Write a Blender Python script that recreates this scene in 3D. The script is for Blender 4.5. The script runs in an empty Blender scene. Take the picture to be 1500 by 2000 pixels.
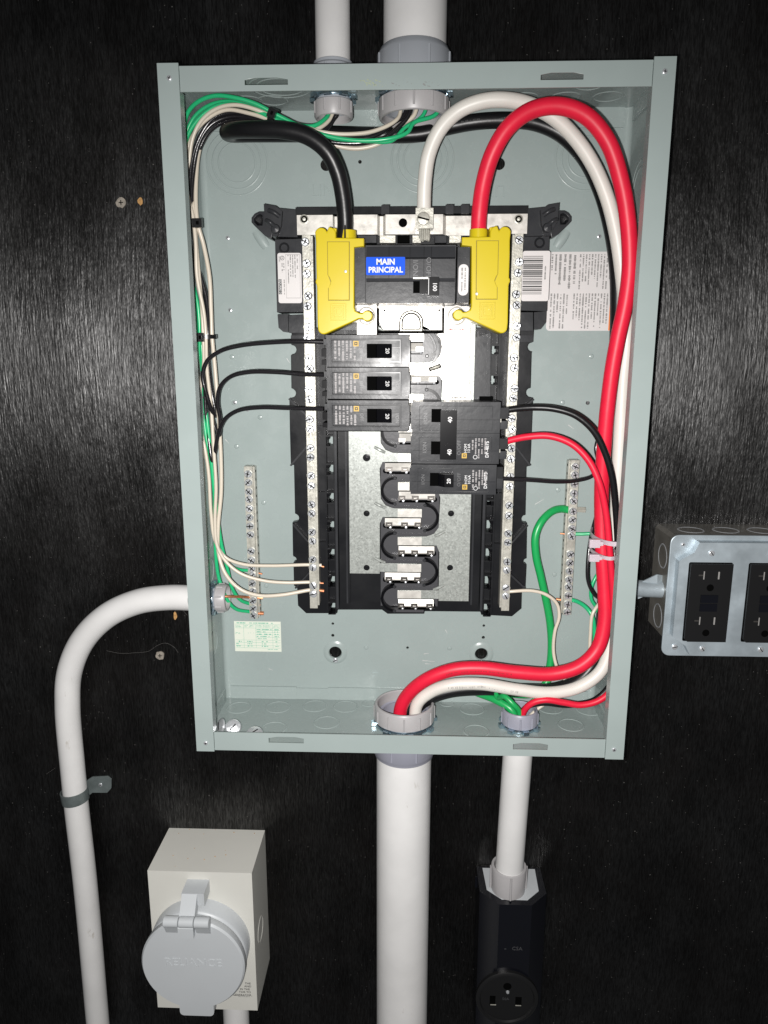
import bpy, bmesh, math, random
from mathutils import Vector, Matrix
random.seed(7)
S = 0.0254                                   # everything below is measured in inches, turned to metres at the end
scene = bpy.context.scene
COL = scene.collection

# ------------------------------------------------------------------ camera
CX, CD, CZ = -0.0036, 26.2046, 2.6222        # camera: x, distance from the wall, height (inches, origin = panel centre)
PITCH, YAW, ROLL, FPX = .2117, -.0359, .0007, 1432.75
cp, sp, cy, sy = math.cos(PITCH), math.sin(PITCH), math.cos(YAW), math.sin(YAW)
FW = Vector((sy*cp, cy*cp, -sp)); RT = Vector((cy, -sy, 0)); UP = RT.cross(FW)
RT, UP = math.cos(ROLL)*RT + math.sin(ROLL)*UP, -math.sin(ROLL)*RT + math.cos(ROLL)*UP
cam = bpy.data.cameras.new('camera'); co = bpy.data.objects.new('camera', cam); COL.objects.link(co)
cam.sensor_fit = 'VERTICAL'; cam.sensor_height = 36; cam.lens = FPX/2000*36
cam.clip_start = .01; cam.clip_end = 50
m4 = Matrix((RT, UP, -FW)).transposed().to_4x4(); m4.translation = Vector((CX, -CD, CZ))*S
co.matrix_world = m4
scene.camera = co
scene.render.resolution_x, scene.render.resolution_y = 768, 1024

# ------------------------------------------------------------------ world: a dark room
w = bpy.data.worlds.new('World'); scene.world = w; w.use_nodes = True
bgn = w.node_tree.nodes['Background']; bgn.inputs[0].default_value = (.95, .98, 1, 1); bgn.inputs[1].default_value = .07

# ------------------------------------------------------------------ the phone's flash, beside the lens
fl = bpy.data.lights.new('phone_flash', 'SPOT'); fo = bpy.data.objects.new('phone_flash', fl); COL.objects.link(fo)
fl.energy = 27; fl.spot_size = math.radians(150); fl.spot_blend = 1; fl.color = (1, .975, .95); fl.shadow_soft_size = .0035;
fo.location = (Vector((CX, -CD, CZ)) + RT*-.62 + UP*-.38)*S
fo.rotation_euler = (m4.to_3x3() @ Matrix.Rotation(math.radians(-17), 3, 'X')).to_euler()   # its beam leans a little downwards

vs = scene.view_settings
vs.view_transform = 'Standard'; vs.look = 'None'; vs.exposure = 0; vs.gamma = 1; vs.use_curve_mapping = False
scene.render.engine = 'CYCLES'

# ------------------------------------------------------------------ unprojection helper: photo pixel + height off the wall -> place
def ray(px, py): return FW + RT*((px-750)/FPX) - UP*((py-1000)/FPX)
def P(px, py, h=0):
    d = ray(px, py); t = (CD-h)/d.y
    return (CX+t*d.x, CZ+t*d.z)
def P3(px, py, h): x, z = P(px, py, h); return (x, z, h)
def Pz(px, py, z):
    d = ray(px, py); t = (z-CZ)/d.z; return (CX+t*d.x, CD-t*d.y)
def Px(px, py, x):
    d = ray(px, py); t = (x-CX)/d.x; return (CD-t*d.y, CZ+t*d.z)
def W(x, z, h): return Vector((x, -h, z))

# ------------------------------------------------------------------ materials
MATS = {}
def new_mat(name, base, rough=.5, metal=0., spec=.5, bump=None, var=None, coat=0., rvar=None, alpha_trans=0., scuff=None):
    m = bpy.data.materials.new(name); m.use_nodes = True; nt = m.node_tree; b = nt.nodes['Principled BSDF']
    b.inputs['Base Color'].default_value = (*base, 1); b.inputs['Roughness'].default_value = rough
    b.inputs['Metallic'].default_value = metal; b.inputs['Specular IOR Level'].default_value = spec
    b.inputs['Coat Weight'].default_value = coat; b.inputs['Coat Roughness'].default_value = .15
    if alpha_trans: b.inputs['Transmission Weight'].default_value = alpha_trans
    tc = nt.nodes.new('ShaderNodeTexCoord')
    def noise(scale, detail=3, st=(1, 1, 1), ro=.55):
        mp = nt.nodes.new('ShaderNodeMapping'); mp.inputs['Scale'].default_value = [s/S for s in st]
        nt.links.new(tc.outputs['Object'], mp.inputs[0])
        n = nt.nodes.new('ShaderNodeTexNoise'); n.inputs['Scale'].default_value = scale; n.inputs['Detail'].default_value = detail
        n.inputs['Roughness'].default_value = ro
        nt.links.new(mp.outputs[0], n.inputs[0]); return n
    if bump:                                  # (scale per inch, strength, stretch)
        sc, st, stretch = bump
        n = noise(sc, 4, stretch); bp = nt.nodes.new('ShaderNodeBump'); bp.inputs['Strength'].default_value = st
        bp.inputs['Distance'].default_value = .02*S
        nt.links.new(n.outputs[0], bp.inputs['Height']); nt.links.new(bp.outputs[0], b.inputs['Normal'])
    if var:                                   # (scale, amount)
        sc, am = var
        n = noise(sc, 5); r = nt.nodes.new('ShaderNodeMapRange'); r.inputs[1].default_value = .3; r.inputs[2].default_value = .7
        r.inputs[3].default_value = 1-am; r.inputs[4].default_value = 1+am
        nt.links.new(n.outputs[0], r.inputs[0])
        mx = nt.nodes.new('ShaderNodeMix'); mx.data_type = 'RGBA'; mx.blend_type = 'MULTIPLY'; mx.inputs[0].default_value = 1
        mx.inputs[6].default_value = (*base, 1); nt.links.new(r.outputs[0], mx.inputs[7])
        nt.links.new(mx.outputs[2], b.inputs['Base Color'])
    if rvar:
        sc, lo, hi = rvar
        n = noise(sc, 5); r = nt.nodes.new('ShaderNodeMapRange'); r.inputs[1].default_value = .35; r.inputs[2].default_value = .65
        r.inputs[3].default_value = lo; r.inputs[4].default_value = hi
        nt.links.new(n.outputs[0], r.inputs[0]); nt.links.new(r.outputs[0], b.inputs['Roughness'])
    if scuff:                                 # (threshold, colour): small dirt marks and scratches
        th, colr = scuff
        n1 = noise(1, 4, (3.2, 3.2, 1.1), .7); n2 = noise(.35, 2)
        a = nt.nodes.new('ShaderNodeMath'); a.operation = 'MULTIPLY_ADD'; a.inputs[1].default_value = .6; nt.links.new(n2.outputs[0], a.inputs[0]); nt.links.new(n1.outputs[0], a.inputs[2])
        r = nt.nodes.new('ShaderNodeMapRange'); r.inputs[1].default_value = th; r.inputs[2].default_value = th+.10; r.inputs[4].default_value = .75
        nt.links.new(a.outputs[0], r.inputs[0])
        mx2 = nt.nodes.new('ShaderNodeMix'); mx2.data_type = 'RGBA'; mx2.inputs[6].default_value = (*base, 1); mx2.inputs[7].default_value = (*colr, 1)
        if b.inputs['Base Color'].links: nt.links.new(b.inputs['Base Color'].links[0].from_socket, mx2.inputs[6])
        nt.links.new(r.outputs[0], mx2.inputs[0]); nt.links.new(mx2.outputs[2], b.inputs['Base Color'])
    MATS[name] = m; return m
new_mat('panel_grey_paint', (.298, .350, .342), .27, spec=.34, bump=(7, .05, (1, 1, 1)), var=(.5, .03), rvar=(1.5, .2, .32), scuff=(1.10, (.22, .25, .24)))
new_mat('black_moulded_plastic', (.028, .029, .032), .3, spec=.2, bump=(5, .15, (1, 1, 1)), rvar=(1.2, .24, .38))
new_mat('black_base_plastic', (.010, .0105, .012), .34, spec=.16, bump=(3, .15, (1, 1, 1)), rvar=(.8, .24, .42))
new_mat('grey_insulator_plastic', (.06, .06, .065), .3, spec=.2, bump=(4, .2, (1, 1, 1)))
new_mat('gloss_black_handle', (.004, .004, .005), .22, spec=.12)
new_mat('slot_shadow_black', (.0015, .0015, .0015), .8, spec=.03)
new_mat('tin_plated_copper', (.58, .56, .52), .38, .26, bump=(2.2, .3, (1, 1, 1)), var=(3, .12), rvar=(4, .26, .44))
new_mat('nickel_bar_metal', (.44, .43, .38), .36, .28, bump=(14, .3, (1, 1, 1)), var=(4, .22), rvar=(5, .28, .42))
new_mat('zinc_screw_metal', (.72, .74, .77), .26, .65, bump=(9, .6, (1, 1, 1)))
new_mat('locknut_zinc', (.45, .58, .66), .22, .95, bump=(5, .3, (1, 1, 1)))
new_mat('bright_copper', (.80, .33, .17), .35, .8)
new_mat('stab_shadow_metal', (.16, .15, .14), .3, .8)
new_mat('slot_brass_grey', (.34, .33, .32), .45, .3)
new_mat('brass', (.75, .6, .28), .3, .9)
new_mat('red_insulation', (.66, .012, .040), .44, spec=.35, bump=(2.2, .3, (1, 1, 1)), var=(1.5, .07), scuff=(1.06, (.45, .03, .05)))
new_mat('green_insulation', (.012, .33, .085), .34, bump=(3, .1, (1, 1, 1)))
new_mat('thin_green_insulation', (.02, .42, .17), .28)
new_mat('white_insulation', (.66, .635, .59), .42, bump=(2, .1, (1, 1, 1)), var=(1, .05), scuff=(1.02, (.48, .44, .40)))
new_mat('thin_white_insulation', (.60, .54, .45), .33)
new_mat('black_insulation', (.007, .007, .008), .36, spec=.4, bump=(3, .3, (1, 1, 1)))
new_mat('thin_black_insulation', (.012, .011, .013), .22, spec=.6, bump=(8, .2, (1, 1, 1)))
new_mat('pvc_conduit', (.70, .695, .69), .36, bump=(1.2, .05, (1, 1, 1)), var=(.6, .06), scuff=(1.0, (.45, .42, .37)))
new_mat('grey_pvc_fitting', (.315, .335, .365), .34, var=(.8, .04))
new_mat('warm_grey_bushing', (.37, .36, .365), .38, var=(1, .04))
new_mat('violet_grey_bushing', (.28, .285, .34), .38, var=(1, .04))
new_mat('yellow_cover_plastic', (.54, .425, .012), .27, spec=.3, bump=(.8, .12, (1, 1, 1)))
new_mat('yellow_groove_shade', (.22, .17, .004), .6)  # darker cover yellow: groove shade painted as an outline round the raised panel
new_mat('label_paper', (.60, .575, .57), .45)
new_mat('green_tint_paper', (.66, .69, .60), .5)
new_mat('print_black', (.03, .03, .03), .6)
new_mat('print_grey', (.20, .195, .19), .6)
new_mat('print_green', (.12, .42, .30), .6)
new_mat('print_white', (.62, .62, .62), .5)
new_mat('print_pale', (.29, .275, .275), .5)
new_mat('print_yellow', (.50, .31, .02), .5)
new_mat('print_red', (.35, .03, .03), .5)
new_mat('moulded_letter_relief', (.055, .056, .06), .4)
new_mat('label_blue', (.0, .075, .62), .45, spec=.1)
new_mat('label_orange', (.85, .20, .01), .45)
new_mat('marker_yellow', (.36, .40, .20), .6)
new_mat('beige_painted_steel', (.64, .635, .59), .38, bump=(5, .06, (1, 1, 1)), var=(.4, .02))
new_mat('pale_grey_plastic', (.50, .525, .545), .40, var=(.6, .02))
new_mat('outlet_black_plastic', (.0040, .0044, .007), .22, spec=.5)
new_mat('receptacle_black', (.009, .009, .0095), .34, spec=.4)
new_mat('frosted_tie_nylon', (.72, .62, .68), .3, alpha_trans=.35)
new_mat('black_tie_nylon', (.009, .009, .010), .28, spec=.6)
new_mat('cast_screw_wood', (.45, .25, .09), .8, var=(8, .4), bump=(10, .8, (1, 1, 1)))
new_mat('painted_over_screw', (.30, .27, .23), .6, .3, var=(9, .3), bump=(12, .6, (1, 1, 1)))
new_mat('worn_grey_print', (.38, .37, .35), .6)
new_mat('worn_dark_red_print', (.30, .012, .02), .6)
new_mat('worn_black_print', (.05, .05, .05), .5)
new_mat('dull_box_steel', (.20, .19, .17), .38, .4, bump=(3, .3, (1, 1, 1)), var=(1.2, .25))
new_mat('cobweb_silk', (.13, .125, .12), .7)
new_mat('dull_strap_zinc', (.17, .20, .20), .35, .45, bump=(5, .4, (1, 1, 1)), var=(2, .2))

def galv(name, base, lo, hi, sc):
    m = new_mat(name, base, .4, 1); nt = m.node_tree; b = nt.nodes['Principled BSDF']
    tc = nt.nodes.new('ShaderNodeTexCoord'); mp = nt.nodes.new('ShaderNodeMapping'); mp.inputs['Scale'].default_value = (1/S,)*3
    v = nt.nodes.new('ShaderNodeTexVoronoi'); v.inputs['Scale'].default_value = sc
    n = nt.nodes.new('ShaderNodeTexNoise'); n.inputs['Scale'].default_value = sc*1.7; n.inputs['Detail'].default_value = 6
    nt.links.new(tc.outputs['Object'], mp.inputs[0]); nt.links.new(mp.outputs[0], v.inputs[0]); nt.links.new(mp.outputs[0], n.inputs[0])
    sep = nt.nodes.new('ShaderNodeSeparateColor'); nt.links.new(v.outputs['Color'], sep.inputs[0])
    r = nt.nodes.new('ShaderNodeMapRange'); r.inputs[3].default_value = lo; r.inputs[4].default_value = hi
    nt.links.new(sep.outputs[0], r.inputs[0]); nt.links.new(r.outputs[0], b.inputs['Roughness'])
    ml = nt.nodes.new('ShaderNodeMath'); ml.operation = 'MULTIPLY_ADD'; ml.inputs[1].default_value = .3; ml.inputs[2].default_value = .78
    ad = nt.nodes.new('ShaderNodeMath'); ad.operation = 'MULTIPLY'
    nt.links.new(sep.outputs[1], ml.inputs[0]); nt.links.new(ml.outputs[0], ad.inputs[0])
    r2 = nt.nodes.new('ShaderNodeMapRange'); r2.inputs[1].default_value = .3; r2.inputs[2].default_value = .7; r2.inputs[3].default_value = .9; r2.inputs[4].default_value = 1.1
    nt.links.new(n.outputs[0], r2.inputs[0]); nt.links.new(r2.outputs[0], ad.inputs[1])
    mx = nt.nodes.new('ShaderNodeMix'); mx.data_type = 'RGBA'; mx.blend_type = 'MULTIPLY'; mx.inputs[0].default_value = 1
    mx.inputs[6].default_value = (*base, 1); nt.links.new(ad.outputs[0], mx.inputs[7]); nt.links.new(mx.outputs[2], b.inputs['Base Color'])
    bp = nt.nodes.new('ShaderNodeBump'); bp.inputs['Strength'].default_value = .25; bp.inputs['Distance'].default_value = .004*S
    nt.links.new(n.outputs[0], bp.inputs['Height']); nt.links.new(bp.outputs[0], b.inputs['Normal'])
    b.inputs['Metallic'].default_value = .85
galv('galvanised_spangle', (.33, .35, .33), .27, .42, 18)
MATS['galvanised_spangle'].node_tree.nodes['Principled BSDF'].inputs['Metallic'].default_value = .22
new_mat('galvanised_box_steel', (.42, .48, .52), .40, metal=.45, bump=(1.5, .4, (1, 1, 1)), var=(.9, .22), rvar=(1.3, .30, .48))

def wall_material():
    m = bpy.data.materials.new('black_stained_plywood'); m.use_nodes = True; nt = m.node_tree; b = nt.nodes['Principled BSDF']
    L = nt.links.new; tc = nt.nodes.new('ShaderNodeTexCoord')
    def nz(scale, detail, st, rough=.6, typ='n'):
        mp = nt.nodes.new('ShaderNodeMapping'); mp.inputs['Scale'].default_value = [s/S for s in st]; L(tc.outputs['Object'], mp.inputs[0])
        n = nt.nodes.new('ShaderNodeTexNoise' if typ == 'n' else 'ShaderNodeTexVoronoi'); n.inputs['Scale'].default_value = scale
        if typ == 'n': n.inputs['Detail'].default_value = detail; n.inputs['Roughness'].default_value = rough
        L(mp.outputs[0], n.inputs[0]); return n
    grain = nz(1, 2, (14, 1, .9), .55); broad = nz(1, 3, (.9, 1, .16), .5); fine = nz(1, 2, (24, 1, 3.2), .6); patch = nz(.35, 4, (1, 1, 1))
    def math_(op, a, bb, c=None):
        n = nt.nodes.new('ShaderNodeMath'); n.operation = op
        for i, v in enumerate((a, bb, c)):
            if v is None: continue
            if isinstance(v, (int, float)): n.inputs[i].default_value = v
            else: L(v, n.inputs[i])
        return n.outputs[0]
    hsum = math_('ADD', math_('MULTIPLY', grain.outputs[0], 1.0), math_('MULTIPLY', fine.outputs[0], .6))
    hsum = math_('ADD', hsum, math_('MULTIPLY', broad.outputs[0], .8))
    bp = nt.nodes.new('ShaderNodeBump'); bp.inputs['Strength'].default_value = 1.0; bp.inputs['Distance'].default_value = .038*S
    L(hsum, bp.inputs['Height']); L(bp.outputs[0], b.inputs['Normal'])
    # dust specks and scuffs lying on the paint
    dust = nz(1.7, 0, (1, 1, 1), typ='v'); dn = nz(9, 3, (1, 1, 1))
    spk = math_('LESS_THAN', math_('ADD', dust.outputs['Distance'], math_('MULTIPLY', dn.outputs[0], .06)), .062)
    dust2 = nz(6, 0, (1, 1, 1), typ='v')
    spk2 = math_('LESS_THAN', dust2.outputs['Distance'], .085)
    sel = nt.nodes.new('ShaderNodeSeparateColor'); L(dust2.outputs['Color'], sel.inputs[0])
    spk2 = math_('MULTIPLY', spk2, math_('GREATER_THAN', sel.outputs[0], .72))
    sp_ = math_('MULTIPLY', math_('MAXIMUM', spk, spk2), .8)
    c1 = nt.nodes.new('ShaderNodeMix'); c1.data_type = 'RGBA'; c1.inputs[6].default_value = (.0016, .0015, .0015, 1); c1.inputs[7].default_value = (.0045, .004, .0038, 1)
    pr = nt.nodes.new('ShaderNodeMapRange'); pr.inputs[1].default_value = .35; pr.inputs[2].default_value = .7; L(patch.outputs[0], pr.inputs[0]); L(pr.outputs[0], c1.inputs[0])
    c2 = nt.nodes.new('ShaderNodeMix'); c2.data_type = 'RGBA'; c2.inputs[7].default_value = (.13, .125, .12, 1); L(c1.outputs[2], c2.inputs[6]); L(sp_, c2.inputs[0])
    L(c2.outputs[2], b.inputs['Base Color'])
    rr = nt.nodes.new('ShaderNodeMapRange'); rr.inputs[1].default_value = .3; rr.inputs[2].default_value = .7; rr.inputs[3].default_value = .40; rr.inputs[4].default_value = .50
    L(broad.outputs[0], rr.inputs[0]); L(rr.outputs[0], b.inputs['Roughness'])
    sr = nt.nodes.new('ShaderNodeMapRange'); sr.inputs[1].default_value = .38; sr.inputs[2].default_value = .66; sr.inputs[3].default_value = .34; sr.inputs[4].default_value = 1.15
    streak = nz(1, 3, (24, 1, 3.0), .7); L(streak.outputs[0], sr.inputs[0]); bl = nz(.45, 4, (1, 1, .45)); br = nt.nodes.new('ShaderNodeMapRange'); br.inputs[1].default_value = .35; br.inputs[2].default_value = .68; br.inputs[3].default_value = .55; br.inputs[4].default_value = 1.35; L(bl.outputs[0], br.inputs[0]); L(math_('MULTIPLY', sr.outputs[0], br.outputs[0]), b.inputs['Specular IOR Level'])    # satin on the raised grain only
    b.inputs['Anisotropic'].default_value = .78; tv = nt.nodes.new('ShaderNodeCombineXYZ'); tv.inputs[0].default_value = 1; L(tv.outputs[0], b.inputs['Tangent'])   # brushed along the grain
    MATS['wall'] = m
wall_material()

# ------------------------------------------------------------------ mesh builder
_txt = {}
def text_mesh(s, bold=0.0):
    k = (s, bold)
    if k not in _txt:
        c = bpy.data.curves.new('t', 'FONT'); c.body = s; c.size = 1; c.align_x = 'CENTER'; c.align_y = 'CENTER'; c.offset = bold
        c.resolution_u = 2; c.space_line = .85
        o = bpy.data.objects.new('t', c); COL.objects.link(o); bpy.context.view_layer.update()
        me = bpy.data.meshes.new_from_object(o.evaluated_get(bpy.context.evaluated_depsgraph_get()))
        vs_ = [(v.co.x, v.co.y) for v in me.vertices]; fs = [tuple(p.vertices) for p in me.polygons]
        bpy.data.objects.remove(o); bpy.data.curves.remove(c); bpy.data.meshes.remove(me)
        _txt[k] = (vs_, fs)
    return _txt[k]
class M:
    def __init__(s): s.bm = bmesh.new(); s.mats = []
    def mi(s, mat):
        if mat not in s.mats: s.mats.append(mat)
        return s.mats.index(mat)
    def add(s, vs_, fs, mat, bev=0, seg=2):
        i = s.mi(mat); bv = [s.bm.verts.new(v) for v in vs_]; out = []
        for f in fs:
            try: nf = s.bm.faces.new([bv[k] for k in f]); nf.material_index = i; out.append(nf)
            except ValueError: pass
        if bev:
            es = list({e for f in out for e in f.edges if len(e.link_faces) == 2 and e.calc_face_angle() > .4})
            if es: bmesh.ops.bevel(s.bm, geom=es, offset=bev, segments=seg, profile=.5, affect='EDGES', clamp_overlap=True)
        return s
    def box(s, x0, x1, z0, z1, h0, h1, mat, bev=0, seg=2):
        x0, x1 = min(x0, x1), max(x0, x1); z0, z1 = min(z0, z1), max(z0, z1)
        return s.prism([(x0, z0), (x1, z0), (x1, z1), (x0, z1)], h0, h1, mat, bev, seg)
    def prism(s, pts, h0, h1, mat, bev=0, seg=2, top=None):
        n = len(pts); a = sum(pts[i][0]*pts[(i+1) % n][1]-pts[(i+1) % n][0]*pts[i][1] for i in range(n))
        if a < 0:
            pts = pts[::-1]
            if top: top = top[::-1]
        t = top or pts
        v = [W(x, z, h0) for x, z in pts]+[W(x, z, h1) for x, z in t]
        f = [tuple(range(n))[::-1], tuple(range(n, 2*n))]+[(i, (i+1) % n, n+(i+1) % n, n+i) for i in range(n)]
        return s.add(v, f, mat, bev, seg)
    def prof(s, axis, pts, a0, a1, mat, bev=0):       # polygon in (z,h) swept along x, or in (x,h) swept along z
        n = len(pts)
        if axis == 'x': v = [W(a0, p[0], p[1]) for p in pts]+[W(a1, p[0], p[1]) for p in pts]
        else: v = [W(p[0], a0, p[1]) for p in pts]+[W(p[0], a1, p[1]) for p in pts]
        f = [tuple(range(n))[::-1], tuple(range(n, 2*n))]+[(i, (i+1) % n, n+(i+1) % n, n+i) for i in range(n)]
        s.add(v, f, mat, bev); return s
    def plate(s, outer, holes, h0, h1, mat, bev=0):   # flat sheet with holes
        c = bpy.data.curves.new('p', 'CURVE'); c.dimensions = '2D'; c.fill_mode = 'BOTH'
        c.extrude = abs(h1-h0)/2-bev; c.bevel_depth = bev; c.bevel_resolution = 1; c.offset = -bev
        for ring in [outer]+holes:
            sp_ = c.splines.new('POLY'); sp_.points.add(len(ring)-1); sp_.use_cyclic_u = True
            for i, (x, z) in enumerate(ring): sp_.points[i].co = (x, z, 0, 1)
        o = bpy.data.objects.new('p', c); COL.objects.link(o); bpy.context.view_layer.update()
        me = bpy.data.meshes.new_from_object(o.evaluated_get(bpy.context.evaluated_depsgraph_get()))
        hm = (h0+h1)/2
        s.add([W(v.co.x, v.co.y, hm+v.co.z) for v in me.vertices], [tuple(p.vertices) for p in me.polygons], mat)
        bpy.data.objects.remove(o); bpy.data.curves.remove(c); bpy.data.meshes.remove(me)
        return s
    def lathe(s, prof, o, d=(0, -1, 0), mat='zinc_screw_metal', seg=24, a0=0, a1=None, ring=False):   # prof = (radius, along)
        d = Vector(d).normalized(); u = d.orthogonal().normalized(); v = d.cross(u); o = Vector(o)
        full = a1 is None; a1 = 2*math.pi if full else a1; nseg = seg; rings = nseg if full else nseg+1
        vs_ = []
        for r, t in prof:
            for k in range(rings):
                a = a0+(a1-a0)*k/nseg; vs_.append(o+d*t+(u*math.cos(a)+v*math.sin(a))*max(r, 1e-5))
        fs = []
        for j in range(len(prof)-1):
            for k in range(nseg):
                k2 = (k+1) % rings; fs.append((j*rings+k, j*rings+k2, (j+1)*rings+k2, (j+1)*rings+k))
        if ring:
            j = len(prof)-1
            fs += [(j*rings+k, j*rings+(k+1) % rings, (k+1) % rings, k) for k in range(nseg)]
        elif full:
            if prof[0][0] > 1e-4: fs.append(tuple(range(rings))[::-1])
            if prof[-1][0] > 1e-4: fs.append(tuple((len(prof)-1)*rings+k for k in range(rings)))
        return s.add(vs_, fs, mat)
    def tube(s, pts, r, mat, seg=14, sub=8, caps=True, jitter=0):
        p = [q if isinstance(q, Vector) else W(*q) for q in pts]; path = []
        if len(p) > 2 and sub > 1:
            e = [p[0]*2-p[1]]+p+[p[-1]*2-p[-2]]
            for i in range(1, len(e)-2):
                a, b, c_, d = e[i-1], e[i], e[i+1], e[i+2]
                t0 = 0; t1 = max((b-a).length, 1e-4)**.5; t2 = t1+max((c_-b).length, 1e-4)**.5; t3 = t2+max((d-c_).length, 1e-4)**.5
                for k in range(sub):
                    t = t1+(t2-t1)*k/sub
                    A1 = a*((t1-t)/(t1-t0))+b*((t-t0)/(t1-t0)); A2 = b*((t2-t)/(t2-t1))+c_*((t-t1)/(t2-t1)); A3 = c_*((t3-t)/(t3-t2))+d*((t-t2)/(t3-t2))
                    B1 = A1*((t2-t)/(t2-t0))+A2*((t-t0)/(t2-t0)); B2 = A2*((t3-t)/(t3-t1))+A3*((t-t1)/(t3-t1))
                    path.append(B1*((t2-t)/(t2-t1))+B2*((t-t1)/(t2-t1)))
            path.append(p[-1])
        else: path = p
        vs_ = []; n = len(path); nrm = None
        for i, q in enumerate(path):
            t = (path[min(i+1, n-1)]-path[max(i-1, 0)]).normalized()
            if nrm is None: nrm = t.orthogonal().normalized()
            nrm = (nrm-t*nrm.dot(t)).normalized(); b = t.cross(nrm)
            for k in range(seg):
                a = 2*math.pi*k/seg; vs_.append(q+(nrm*math.cos(a)+b*math.sin(a))*r)
        fs = [(i*seg+k, i*seg+(k+1) % seg, (i+1)*seg+(k+1) % seg, (i+1)*seg+k) for i in range(n-1) for k in range(seg)]
        if caps: fs += [tuple(range(seg))[::-1], tuple((n-1)*seg+k for k in range(seg))]
        return s.add(vs_, fs, mat)
    def text(s, t, x, z, h, size, rot=0, mat='print_white', th=0, sx=1, bold=0.0):
        v, f = text_mesh(t, bold); c_, s_ = math.cos(math.radians(rot)), math.sin(math.radians(rot))
        vs_ = []
        for a, b in v:
            a *= size*sx; b *= size; vs_.append(W(x+a*c_-b*s_, z+a*s_+b*c_, h))
        if th:
            n = len(vs_); back = [q+Vector((0, th, 0)) for q in vs_]
            from collections import Counter
            ed = Counter(); 
            for fc in f:
                for i in range(len(fc)): ed[frozenset((fc[i], fc[(i+1) % len(fc)]))] += 1
            ff = list(f)
            for fc in f:
                for i in range(len(fc)):
                    a, b = fc[i], fc[(i+1) % len(fc)]
                    if ed[frozenset((a, b))] == 1: ff.append((b, a, n+a, n+b))
            return s.add(vs_+back, ff, mat)
        return s.add(vs_, f, mat)
    def scribble(s, x0, x1, z0, z1, h, rows, mat, vert=True, dens=.8, ragged=.25, fill=.55):   # print too small to read
        x0, x1 = min(x0, x1), max(x0, x1); z0, z1 = min(z0, z1), max(z0, z1)
        A, B = ((x0, x1), (z1, z0)) if vert else ((z1, z0), (x0, x1))
        st = (A[1]-A[0])/rows
        for r_ in range(rows):
            a = A[0]+st*(r_+.5); hw = abs(st)*fill/2; L = B[1]-B[0]; t = 0; end = 1-ragged*random.random()*(random.random() < .6)
            while t < end:
                wl = (.012+random.random()*.02)/abs(L)*1.6
                t2 = min(t+wl, end)
                if random.random() < dens:
                    hh = hw*(.55+.45*random.random()); b0, b1 = B[0]+L*t, B[0]+L*t2
                    if vert: s.box(a-hh, a+hh, b0, b1, h, h+.0015, mat)
                    else: s.box(b0, b1, a-hh, a+hh, h, h+.0015, mat)
                t = t2+(.006+(.02 if random.random() < .2 else 0))/abs(L)
        return s
    def build(s, name, parent=None, **kw):
        bm = s.bm; bmesh.ops.recalc_face_normals(bm, faces=bm.faces)
        for f in bm.faces: f.smooth = True
        for e in bm.edges:
            if len(e.link_faces) == 2 and e.calc_face_angle(0) > .62: e.smooth = False
        me = bpy.data.meshes.new(name); bm.to_mesh(me); bm.free()
        for m in s.mats: me.materials.append(MATS[m])
        if name == '': return me
        return link(name, me, parent, **kw)
WLOC = {}
def link(name, me, parent=None, label=None, cat=None, group=None, kind=None, loc=(0, 0, 0), rot=(0, 0, 0)):
    o = bpy.data.objects.new(name, me); COL.objects.link(o); WLOC[o] = Vector(loc); o.rotation_euler = rot
    if parent is not None: o.parent = parent
    if label: o['label'] = label
    if cat: o['category'] = cat
    if group: o['group'] = group
    if kind: o['kind'] = kind
    return o
def thing(name, label, cat, group=None): return link(name, None, None, label, cat, group)
def circ(x, z, r, n=24, rz=None, a=0): return [(x+r*math.cos(a+2*math.pi*i/n), z+(rz or r)*math.sin(a+2*math.pi*i/n)) for i in range(n)]
def rrect(x0, x1, z0, z1, r, n=4):
    x0, x1 = min(x0, x1), max(x0, x1); z0, z1 = min(z0, z1), max(z0, z1); out = []
    for cx_, cz_, a in ((x1-r, z1-r, 0), (x0+r, z1-r, 90), (x0+r, z0+r, 180), (x1-r, z0+r, 270)):
        for k in range(n+1):
            t = math.radians(a+90*k/n); out.append((cx_+r*math.cos(t), cz_+r*math.sin(t)))
    return out
def pp(pts, h): return [P(x, y, h) for x, y in pts]

# shared screws ----------------------------------------------------------------------------------
def screw_mesh(name, r, ht, slot='combo', mat='zinc_screw_metal', washer=0, seg=20):
    m = M()
    if washer: m.lathe([(washer, 0), (washer, .03), (washer*.9, .045), (r*.9, .045)], (0, 0, 0), mat=mat, seg=seg)
    m.lathe([(r, 0), (r, ht*.55), (r*.92, ht*.85), (r*.8, ht), (0, ht*1.02)], (0, 0, 0), mat=mat, seg=seg)
    d = ht*1.03
    if slot in ('combo', 'slot'): m.box(-r*.88, r*.88, -r*.13, r*.13, d, d+.004, 'slot_shadow_black')
    if slot in ('combo', 'cross'): m.box(-r*.12, r*.12, -r*.55, r*.55, d, d+.0055, 'slot_shadow_black')
    if slot == 'cross': m.box(-r*.55, r*.55, -r*.12, r*.12, d, d+.004, 'slot_shadow_black')
    if slot == 'square': m.box(-r*.35, r*.35, -r*.35, r*.35, d, d+.004, 'slot_shadow_black')
    me = m.build(''); me.name = name; return me
_screw = screw_mesh
TERM = _screw('terminal_screw', .135, .11)
TERM_DEEP = _screw('terminal_screw_plain', .135, .06, 'slot')
SMALL = _screw('small_screw', .075, .04, 'cross')
MED = _screw('medium_screw', .10, .05, 'slot')
def put_screw(me, x, z, h, parent, rot=None, name='screw', **kw):
    return link(name, me, parent, loc=W(x, z, h), rot=(random.uniform(-.05, .05), (random.random()*3.14 if rot is None else rot), random.uniform(-.05, .05)), **kw)

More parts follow.
